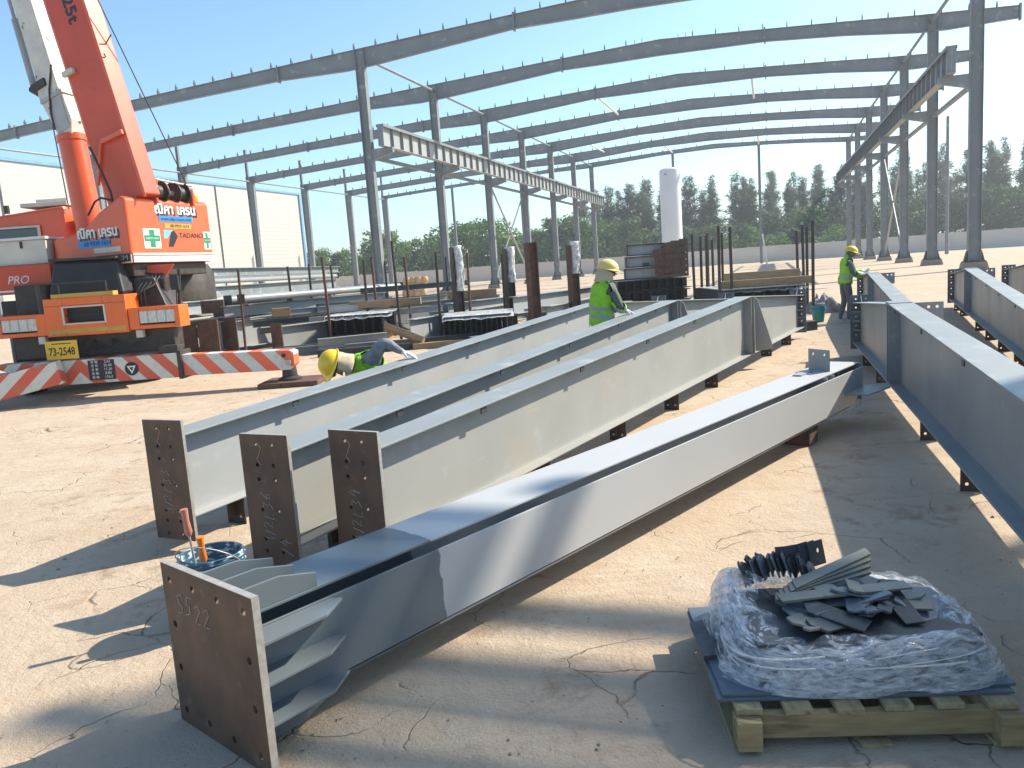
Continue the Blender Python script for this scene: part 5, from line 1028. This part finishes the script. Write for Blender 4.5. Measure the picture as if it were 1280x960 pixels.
dunnage(-3.0, 23.2, 1.3, .91, 1.06, .16, rad(3), label='shorter brown timber just behind the heavy one')
dunnage(-5.9, 20.95, .46, .88, 1.1, .25, rad(20), label='squared timber block between cleated beam and deep girder')
sl_ = MB(); sl_.T = Matrix.Translation((-2.45, 18.8, .36)) @ Matrix.Rotation(rad(-27), 4, 'X') @ Matrix.Rotation(rad(26), 4, 'Y'); sl_.box(-.50, .50, -.09, .09, -.07, .07); tag(sl_.build('timber', WOOD, bevel=.006), 'short timber slanting against the dark channel bundle', 'timber')
dunnage(-1.6, 18.6, 1.3, -.004, .13, .2, rad(8), label='flat timber on the ground beside the slanting one'); dunnage(6.2, 16.6, .40, -.004, .19, .3, rad(10), DARK, label='dark block on the ground beside the beige girder end', name='steel_block')
T = thing('sack_pile', 'small pile of tan sacks far off by the boundary wall', 'sacks', (-6.8, 60, 0))
dunn = mat('tan sacks', (.52, .33, .17), (.42, .26, .13), rough=.9, scale=3)
for i in range(12):
    r_ = i // 4; b = MB(); b.lathe([(.02, -.12), (.34, -.11), (.42, 0), (.34, .11), (.02, .12)], 12); o = b.build('sack', dunn, T, smooth='full'); o.location = (-.62 + .42 * (i % 4) + .08 * r_, .1 * (i % 2), .36 + r_ * .5 + (.2 if r_ else 0) - .1 * r_); o.scale = (.75, .8, 2.4 if r_ == 0 else 1.9)
# slim uprights
GP = 'thin dark uprights in the steel stacks'
posts_ = [(-6.95, 21.0, 2.19), (-6.11, 23.0, 2.20), (-5.82, 24.0, 2.25), (-4.53, 20.4, 2.32), (-5.52, 26.0, 2.22), (-3.83, 22.0, 2.21), (-3.64, 22.5, 2.29), (-3.84, 26.0, 2.21), (-2.69, 20.0, 2.58), (-2.77, 23.0, 2.24), (-1.77, 21.0, 2.26), (-1.87, 26.0, 2.22), (-0.99, 21.5, 2.20), (-0.06, 24.0, 2.14)]
for i, (x, y, h) in enumerate(posts_):
    b = MB(); lean = R.uniform(-.05, .05); b.tube([(0, 0, -.01), (lean, 0, h)], .036, 8); o = b.build('stake_post', BLACKM if i % 3 else RUSTY, smooth=True, loc=(x, y, 0)); tag(o, 'thin dark stake post standing among the left hand steel stacks', 'post', GP + ', left')
for i, (x, y, h) in enumerate([(5.67, 24.0, 2.33), (5.96, 24.3, 2.25), (6.30, 25.0, 2.28), (6.76, 26.0, 2.16), (5.73, 21.45, 2.43), (6.07, 21.44, 2.38), (6.38, 25.2, 2.37), (6.9, 25.4, 2.35), (8.79, 24.0, 2.21), (8.59, 23.0, 2.35), (8.49, 22.5, 2.27), (7.88, 20.5, 2.37)]):
    b = MB(); b.tube([(0, 0, -.01), (R.uniform(-.03, .03), 0, h)], .042, 8); o = b.build('stake_post', BLACKM, smooth=True, loc=(x, y, 0)); tag(o, 'thin dark stake post fencing in the brown and dark stacks below the white tank', 'post', GP + ', middle')
def h_post(x, y, h, m, label, wrap):
    T = thing('h_post', label, 'post', (x, y, 0), rad(25)); b = MB(); b.box(-.12, -.10, -.12, .12, -.01, h); b.box(.10, .12, -.12, .12, -.01, h); b.box(-.10, .10, -.007, .007, -.01, h); b.build('h_section', m, T)
    if wrap:
        vs_ = []; fs = []; n = 12; m_ = 26
        for j in range(m_ + 1):
            for i in range(n):
                t = 2 * pi * i / n; zz = wrap[0] + (wrap[1] - wrap[0]) * j / m_; rr = .125 + .085 * nz.noise((cos(t) * 2 + x, sin(t) * 2, zz * 3)) + .03 * nz.noise((cos(t) * 5, sin(t) * 5, zz * 7)); vs_.append((cos(t) * rr + .06, sin(t) * rr - .04, zz))
        for j in range(m_):
            for i in range(n): fs.append((j * n + i, j * n + (i + 1) % n, (j + 1) * n + (i + 1) % n, (j + 1) * n + i))
        fs.append(tuple(m_ * n + k for k in range(n))); b = MB(); b.add(vs_, fs); b.build('plastic_wrap', PLASTIC, T, smooth='full')
h_post(.68, 19.5, 2.29, RUSTY, 'bare rust brown H post beside the channel bundle', None)
h_post(-1.27, 21.5, 2.36, BLACKM, 'dark H post wrapped in torn plastic, third upright left of the rusty post', (1.2, 2.40))
h_post(.14, 23.5, 2.28, BLACKM, 'dark H post wrapped in plastic just left of the rusty post', (1.3, 2.33))
h_post(1.84, 21.5, 2.2, RUSTY, 'H post with plastic tangled at head and foot beside the standing vest worker', (1.45, 2.3))
# stack below the tank
T = thing('girder_pile', 'dark pile of channel sections carrying the brown ended girders', 'steel bundle', (4.65, 25, 0))
for r_ in range(3):
    for i in range(9):
        a = -1.15 + 2.3 * i / 9; b = MB(); b.box(a, a + .015, 0, 3.2, .02 + .36 * r_, .34 + .36 * r_); b.box(a + .016, a + .24, 0, 3.2, .32 + .36 * r_, .34 + .36 * r_); b.box(a + .016, a + .24, 0, 3.2, .02 + .36 * r_, .04 + .36 * r_); b.box(a + .016, a + .24, .5, .52, .05 + .36 * r_, .31 + .36 * r_); b.build('channel', DARK if (i + r_) % 2 else BLACKM, T)
    MB().box(-1.2, 1.2, .4 + .5 * r_, .5 + .5 * r_, .342 + .36 * r_, .378 + .36 * r_).build('spacer_bar', BLACKM, T)
ST_ = ['lowest', 'second lowest', 'middle', 'second highest', 'highest']
for i in range(3):
    z = 1.10 + .36 * i
    T = thing('short_girder', 'pale short girder with dark edges, %s of three beside the brown plates' % ['lowest', 'middle', 'topmost'][i], 'steel girder', (3.75 + .05 * i, 24.9, z), rad(-4 + 2 * i)); 
    MB().box(0, 1.15, 0, .2, .0, .03).build('flange', BLACKM, T); MB().box(0, 1.15, 0, .2, .31, .34).build('flange', BLACKM, T); MB().box(.0, 1.15, .09, .11, .03, .31).build('web', PRIMER, T); MB().box(-.03, -.001, -.05, .25, .0, .34).build('end_plate', BLACKM, T)
    if i == 1:
        MB().box(.5, .7, .0, .02, .35 - .34, .12).build('lug', DARK, T)
for i in range(4):
    x = 4.74 + .27 * i; hz_ = [1.98, 2.10, 2.2, 2.24][i]
    T = thing('plated_girder', 'girder with rust brown bolted end plate, %s' % ['next to the pale short girders', 'second from the pale short girders', 'third from the pale short girders', 'next to the thin posts'][i], 'steel girder', (x, 24.55 + .06 * i, 1.10))
    b = MB(); b.holed(-.13, .13, 0, hz_ - 1.10, 0, .03, [(s * .06, z_) for s in (-1, 1) for z_ in [.12 + .2 * q for q in range(int((hz_ - 1.1) / .2))]], .02, nseg=8); b.build('end_plate', RUSTY if i < 2 else MILL, T)
    MB().box(-.01, .01, .03, 3.0, .05, hz_ - 1.16).build('web', PRIMER, T); MB().box(-.11, .11, .03, 3., hz_ - 1.16, hz_ - 1.14).build('flange', DARK, T)
# tarp heap
vs_ = []; fs = []; n = 28
for j in range(n + 1):
    for i in range(n + 1):
        x, y = -.45 + .9 * i / n, -.4 + .8 * j / n; e = max(0, 1 - (x / .45) ** 2) * max(0, 1 - (y / .4) ** 2); vs_.append((x, y, -.01 + .42 * e ** .6 * (.75 + .9 * abs(nz.noise((x * 5, y * 5, 3.))) + .25 * nz.noise((x * 14, y * 14, 1.)))))
for j in range(n):
    for i in range(n): fs.append((j * (n + 1) + i, j * (n + 1) + i + 1, (j + 1) * (n + 1) + i + 1, (j + 1) * (n + 1) + i))
b = MB(); b.add(vs_, fs); o = b.build('tarpaulin', mat('grey tarpaulin', (.34, .31, .31), (.2, .18, .19), rough=.8, scale=7), smooth='full'); o.location = (8.35, 21.0, 0); tag(o, 'crumpled grey tarpaulin heaped on the ground by the thin posts', 'tarpaulin')
pk = thing('green_pail', 'small green pail by the feet of the standing worker', 'pail', (7.15, 18.3, 0)); b = MB(); b.lathe([(.12, 0), (.155, .32), (.165, .33), (.165, .36), (.15, .36), (.12, .05), (.001, .05)], 20); b.build('shell', mat('green pail plastic', (.02, .25, .2), rough=.4), pk, smooth=True)
b = MB(); b.lathe([(.17, .27), (.172, .31), (.16, .31)], 20); b.build('rim_band', mat('blue pail band', (.05, .2, .4), rough=.4), pk, smooth=True)

# ---------------------------------------------------------------- people
def skin_mesh(verts, radii, edges, levels=2):
    me = bpy.data.meshes.new('skin'); me.from_pydata(verts, edges, []); o = bpy.data.objects.new('skin', me); col.objects.link(o)
    o.modifiers.new('s', 'SKIN').use_smooth_shade = True
    sk = me.skin_vertices[0].data
    for i, r_ in enumerate(radii): sk[i].radius = r_ if isinstance(r_, tuple) else (r_, r_); sk[i].use_root = (i == 0)
    sb = o.modifiers.new('d', 'SUBSURF'); sb.levels = levels; sb.render_levels = levels
    dg = bpy.context.evaluated_depsgraph_get(); dg.update(); out = bpy.data.meshes.new_from_object(o.evaluated_get(dg)); bpy.data.objects.remove(o)
    return out
def seg_d(p, a, b):
    ab = b - a; t = max(0, min(1, (p - a).dot(ab) / max(ab.dot(ab), 1e-9))); return (p - a - ab * t).length
def frame_from(up, fwd):
    up = Vector(up).normalized(); fwd = Vector(fwd); fwd = (fwd - up * fwd.dot(up)).normalized(); return Matrix((fwd, up.cross(fwd), up)).transposed().to_4x4()
def glove(parent, wrist, d, pn, curl, m, side=1, s=1.):
    # palm, four fingers of unequal length with knuckle bends and a thumb leaving the side of the palm
    d = Vector(d).normalized(); pn = Vector(pn); pn = (pn - d * pn.dot(d)).normalized(); lat = d.cross(pn) * side; w_ = Vector(wrist)
    V = [w_, w_ + d * .045 * s]; Rr = [(.028 * s, .020 * s), (.036 * s, .019 * s)]; E = [(0, 1)]
    for k, (off, ln) in enumerate(((-.030, .070), (-.010, .082), (.011, .078), (.030, .060))):
        b0 = w_ + d * .088 * s + lat * off * s; i0 = len(V); V.append(b0); Rr.append((.0105 * s, .0105 * s)); E.append((1, i0)); dd = d; p = b0
        for j, f in enumerate((.42, .32, .26)):
            a = curl * (j + 1) * .5; dj = (d * cos(a) + pn * sin(a)).normalized(); p = p + dj * ln * f * s; V.append(p); Rr.append((.0092 - .0009 * j) * s); E.append((len(V) - 2 if j else i0, len(V) - 1))
    b0 = w_ + d * .03 * s + lat * -.036 * s; V.append(b0); Rr.append(.013 * s); i0 = len(V) - 1; E.append((1, i0))
    p = b0 + (d * .6 - lat * .7 + pn * .3).normalized() * .034 * s; V.append(p); Rr.append(.0115 * s); E.append((i0, i0 + 1)); p = p + (d * .85 - lat * .2 + pn * .5).normalized() * .03 * s; V.append(p); Rr.append(.0095 * s); E.append((i0 + 1, i0 + 2))
    me = skin_mesh([tuple(v) for v in V], Rr, E, 1); me.materials.clear(); me.materials.append(m); return link('glove', me, parent, smooth='full')
def person(label, loc, J, cl, helmet, head_up, head_fwd, gloves=(), cloth=None, gl=None, fat=1.):
    T = thing('person', label, 'person', loc)
    J = {k: Vector(v) for k, v in J.items()}
    def mid(a, b, t=.5): return J[a].lerp(J[b], t)
    V = []; Rr = []; E = []; idx = {}
    def add(n, p, r_): idx[n] = len(V); V.append(tuple(p)); Rr.append(r_); return idx[n]
    def ed(a, b): E.append((idx[a], idx[b]))
    add('pelvis', J['pelvis'], (.15, .115)); add('waist', mid('pelvis', 'chest', .45), (.14, .105)); add('chest', J['chest'], (.165, .12)); add('neck', J['neck'], .062); hu = Vector(head_up).normalized(); hf = Vector(head_fwd).normalized()
    add('head', J['head'], (.082, .095)); add('crown', J['head'] + hu * .085, (.07, .085)); add('jaw', J['head'] - hu * .06 + hf * .045, .05)
    ed('pelvis', 'waist'); ed('waist', 'chest'); ed('chest', 'neck'); ed('neck', 'head'); ed('head', 'crown'); ed('head', 'jaw')
    regs = [('torso', 'pelvis', 'waist'), ('torso', 'waist', 'chest'), ('neck', 'chest', 'neck'), ('head', 'neck', 'head'), ('head', 'head', 'crown'), ('head', 'head', 'jaw')]
    for s in 'LR':
        add('sh' + s, J['sh' + s], .076 * fat); add('ua' + s, mid('sh' + s, 'el' + s, .55), .062 * fat); add('el' + s, J['el' + s], .052 * fat); add('fa' + s, mid('el' + s, 'wr' + s, .35), .050 * fat); add('wr' + s, J['wr' + s], .034)
        add('hand' + s, J['wr' + s] + (J['wr' + s] - J['el' + s]).normalized() * .05, .028)
        ed('chest', 'sh' + s); ed('sh' + s, 'ua' + s); ed('ua' + s, 'el' + s); ed('el' + s, 'fa' + s); ed('fa' + s, 'wr' + s); ed('wr' + s, 'hand' + s)
        regs += [('arm', 'sh' + s, 'ua' + s), ('arm', 'ua' + s, 'el' + s), ('arm', 'el' + s, 'fa' + s), ('arm', 'fa' + s, 'wr' + s), ('hand', 'wr' + s, 'hand' + s)]
        add('hp' + s, J['hp' + s], .098); add('th' + s, mid('hp' + s, 'kn' + s, .5), .085); add('kn' + s, J['kn' + s], .066); add('ca' + s, mid('kn' + s, 'an' + s, .35), .066); add('an' + s, J['an' + s], .05); add('to' + s, J['to' + s], (.045, .035))
        ed('pelvis', 'hp' + s); ed('hp' + s, 'th' + s); ed('th' + s, 'kn' + s); ed('kn' + s, 'ca' + s); ed('ca' + s, 'an' + s); ed('an' + s, 'to' + s)
        regs += [('leg', 'pelvis', 'hp' + s), ('leg', 'hp' + s, 'th' + s), ('leg', 'th' + s, 'kn' + s), ('leg', 'kn' + s, 'ca' + s), ('leg', 'ca' + s, 'an' + s), ('foot', 'an' + s, 'to' + s)]
    me = skin_mesh(V, Rr, E, 2); me.materials.clear()
    order = ['torso', 'neck', 'head', 'arm', 'hand', 'leg', 'foot']
    for k in order: me.materials.append(cl[k])
    P_ = [Vector(v) for v in V]; reg = []
    for p in me.polygons:
        c = p.center; best = min(regs, key=lambda r_: seg_d(c, P_[idx[r_[1]]], P_[idx[r_[2]]]) - .5 * ((Rr[idx[r_[1]]] if not isinstance(Rr[idx[r_[1]]], tuple) else sum(Rr[idx[r_[1]]]) / 2) + (Rr[idx[r_[2]]] if not isinstance(Rr[idx[r_[2]]], tuple) else sum(Rr[idx[r_[2]]]) / 2)) * .6)
        p.material_index = order.index(best[0]); reg.append(best[0])
    # cloth folds
    for v in me.vertices:
        n_ = nz.noise(Vector(v.co) * 14 + Vector(loc)); v.co += v.normal * .006 * n_
    body = link('body', me, T, smooth='full')
    # vest: the torso skin lifted outwards, with reflective bands
    bm = bmesh.new(); bm.from_mesh(me); bm.faces.ensure_lookup_table(); bm.normal_update()
    ax_ = (J['chest'] - J['pelvis']).normalized(); Lt = (J['chest'] - J['pelvis']).length
    keep = []
    for f in bm.faces:
        t = (f.calc_center_median() - J['pelvis']).dot(ax_) / Lt; cc = f.calc_center_median(); side = max((cc - J['chest']).dot(J['sh' + s] - J['chest']) / (J['sh' + s] - J['chest']).length_squared for s in 'LR'); ok = (reg[f.index] in ('torso', 'neck', 'arm') and side < .93 and t > .2) or (reg[f.index] in ('torso', 'leg') and t <= .25)
        if ok and t > -.14 and (f.calc_center_median() - J['neck']).length > .075: keep.append(f)
        f.material_index = 1 if (.10 < t < .22 or .42 < t < .54) else 0
    kk = set(keep); bmesh.ops.delete(bm, geom=[f for f in bm.faces if f not in kk], context='FACES')
    for v in bm.verts: v.co += v.normal * (.026 + .018 * nz.noise(Vector((v.co.x * 9, v.co.y * 9, v.co.z * 5)) + Vector(loc)) + .008 * nz.noise(Vector(v.co) * 24))
    vm = bpy.data.meshes.new('vest'); bm.to_mesh(vm); bm.free(); vm.materials.append(HIVIS); vm.materials.append(cl['band']); ov = link('vest', vm, T, smooth='full')
    so = ov.modifiers.new('t', 'SOLIDIFY'); so.thickness = .006
    # helmet
    HM = frame_from(hu, hf); HM.translation = J['head'] + hu * .045
    b = MB(); b.T = HM; vs_ = []; n, m_ = 28, 9
    for j in range(m_ + 1):
        a = (pi / 2) * j / m_
        for i in range(n):
            t = 2 * pi * i / n; rdg = .004 if abs(sin(t)) < .25 else 0; vs_.append((cos(t) * .145 * cos(a), sin(t) * .118 * cos(a), (.125 + rdg) * sin(a)))
    fs = [(j * n + i, j * n + (i + 1) % n, (j + 1) * n + (i + 1) % n, (j + 1) * n + i) for j in range(m_) for i in range(n)]; b.add(vs_, fs); oh = b.build('helmet', helmet, T, smooth='full')
    b = MB(); b.T = HM; vs_ = []
    for i in range(n):
        t = 2 * pi * i / n; e = .018 + .055 * max(0, cos(t)) ** 1.5
        for k, (q, z) in enumerate(((0, .004), (1, -.012), (1, -.017), (0, -.006))): vs_.append((cos(t) * (.143 + q * e), sin(t) * (.116 + q * e), z))
    fs = []
    for i in range(n):
        for k in range(4): fs.append((i * 4 + k, ((i + 1) % n) * 4 + k, ((i + 1) % n) * 4 + (k + 1) % 4, i * 4 + (k + 1) % 4))
    b.add(vs_, fs); b.build('brim', helmet, oh, smooth=True)
    # face: eyes, nose; mask and goggle strap
    b = MB(); b.T = HM; b.prism([(.085, -.02), (.118, -.075), (.086, -.085)], -.013, .013); b.build('nose', cl['face'], T, bevel=.004)
    for s in (-1, 1):
        b = MB(); b.T = HM @ Matrix.Translation((.088, s * .033, -.035)); b.lathe([(.001, -.011), (.012, -.006), (.014, 0), (.012, .006), (.001, .011)], 10); b.build('eye', BLACK, T, smooth='full')
        b = MB(); b.T = HM @ Matrix.Translation((-.005, s * .088, -.055)); b.lathe([(.001, -.03), (.014, -.018), (.018, 0), (.014, .018), (.001, .03)], 10); b.build('ear', cl['face'], T, smooth='full')
    if cloth:
        b = MB(); b.T = HM; vs_ = []; n, m_ = 22, 8
        for j in range(m_ + 1):
            f = j / m_
            for i in range(n + 1):
                t = rad(58) + rad(244) * i / n; r_ = .110 + .030 * f + .012 * nz.noise((i * .7, f * 3, loc[0])); vs_.append((cos(t) * r_ * 1.05 - .01, sin(t) * r_, .0 - .185 * f))
        b.add(vs_, [(j * (n + 1) + i, j * (n + 1) + i + 1, (j + 1) * (n + 1) + i + 1, (j + 1) * (n + 1) + i) for j in range(m_) for i in range(n)]); oc = b.build('neck_cloth', cloth, T, smooth='full'); so = oc.modifiers.new('t', 'SOLIDIFY'); so.thickness = .006
        b = MB(); b.T = HM; b.tube([(cos(rad(a)) * .125, sin(rad(a)) * .108, -.03 - .02 * cos(rad(a))) for a in range(-100, 101, 10)], .009, 6); b.build('goggle_strap', BLACK, T, smooth=True)
    for s, d, pn, curl in gloves:
        glove(T, J['wr' + s] + Vector(d).normalized() * .015, d, pn, curl, gl or GLOVE, 1 if s == 'R' else -1, 1.2)
    return T
def cl(shirt, pants, **k):
    d = dict(torso=shirt, neck=TAN, head=TAN, arm=shirt, hand=GLOVE, leg=pants, foot=BOOT, band=BANDP, face=SKIN); d.update(k); return d
def rotj(a, **k):
    M = Matrix.Rotation(rad(a), 3, 'Z'); return {n: M @ Vector(v) for n, v in k.items()}
# standing between the girders, facing away to the right, looking down at his work
person('person in lime vest and dusty yellow helmet standing between two girders', (1.27, 10.45, 0),
       rotj(28, pelvis=(-.06, 0, .93), chest=(-.01, 0, 1.30), neck=(.03, 0, 1.45), head=(.075, -.01, 1.565), shR=(-.0, -.185, 1.37), elR=(.07, -.25, 1.12), wrR=(.19, -.14, 1.075), shL=(.03, .185, 1.37), elL=(.12, .22, 1.14), wrL=(.22, .06, 1.085),
            hpR=(-.06, -.095, .88), knR=(.0, -.11, .48), anR=(-.05, -.11, .09), toR=(.13, -.13, .035), hpL=(-.06, .095, .88), knL=(.02, .11, .48), anL=(-.02, .12, .09), toL=(.16, .12, .035)),
       cl(SHIRT, SHIRT, band=BAND, hand=SKIN), HELMET2, (.22, .0, .97), (.93, .12, -.28), [('R', (.85, .35, -.33), (.2, .3, -.9), .5), ('L', (.9, .0, -.35), (.2, -.1, -.9), .5)], TAN, GLOVE)
# standing at the far girder end, side on
person('person in lime vest and grey trousers standing at the far girder end', (7.60, 17.84, 0),
       dict(pelvis=(-.02, 0, .90), chest=(.0, 0, 1.25), neck=(.05, 0, 1.40), head=(.11, 0, 1.505), shR=(.0, -.18, 1.31), elR=(.08, -.23, 1.04), wrR=(.31, -.12, 1.03), shL=(.02, .18, 1.31), elL=(.13, .22, 1.05), wrL=(.36, .08, 1.08),
            hpR=(-.02, -.09, .85), knR=(.05, -.10, .46), anR=(.0, -.11, .085), toR=(.19, -.12, .035), hpL=(-.02, .09, .85), knL=(.0, .10, .46), anL=(-.10, .10, .085), toL=(.08, .11, .035)),
       cl(SHIRT, PANTS, band=BAND, head=SHIRT, neck=SHIRT, face=SKIN, foot=CREAMBOX, hand=SKIN), HELMET, (.30, 0, .95), (.85, -.1, -.45), [('R', (.9, .2, .1), (0, .6, .8), .8), ('L', (.9, -.2, .1), (0, -.6, .8), .8)], None, GLOVE)
# kneeling behind the first girder, bent forward, one gloved hand on its flange
person('person kneeling behind a girder, yellow helmet down, white gloved hand on its flange', (-1.5, 8.05, 0),
       dict(pelvis=(.20, .62, .50), chest=(.02, .12, .80), neck=(-.13, -.06, .86), head=(-.245, -.15, .875), shR=(.10, -.03, .90), elR=(.25, -.06, 1.06), wrR=(.40, -.07, .962), shL=(-.14, .17, .80), elL=(-.18, .2, .50), wrL=(-.02, .12, .27),
            hpR=(.24, .56, .47), knR=(.10, .22, .085), anR=(.33, .60, .08), toR=(.40, .74, .04), hpL=(.10, .66, .47), knL=(-.14, .36, .085), anL=(.10, .74, .08), toL=(.17, .88, .04)),
       cl(GREYSH, PANTS), HELMET, (-.80, -.42, .42), (-.35, -.35, -.85), [('R', (.90, -.05, -.42), (-.3, 0, -.9), .3), ('L', (.2, -.2, -.9), (.8, .3, 0), .5)], TAN, GLOVE, 1.2)

# ---------------------------------------------------------------- the hazy air
hm = bpy.data.materials.new('pale haze'); hm.use_nodes = True; hn = hm.node_tree
for n_ in list(hn.nodes):
    if n_.type == 'BSDF_PRINCIPLED': hn.nodes.remove(n_)
pv = hn.nodes.new('ShaderNodeVolumePrincipled'); pv.inputs['Color'].default_value = (.86, .92, 1., 1); pv.inputs['Density'].default_value = .0008; pv.inputs['Anisotropy'].default_value = .25
hn.links.new(pv.outputs[0], hn.nodes['Material Output'].inputs['Volume'])
hz = MB().box(-612, 612, -312, 712, -1., 24.).build('haze', hm, kind='stuff'); tag(hz, 'thin pale haze in the air over the whole yard', 'haze')
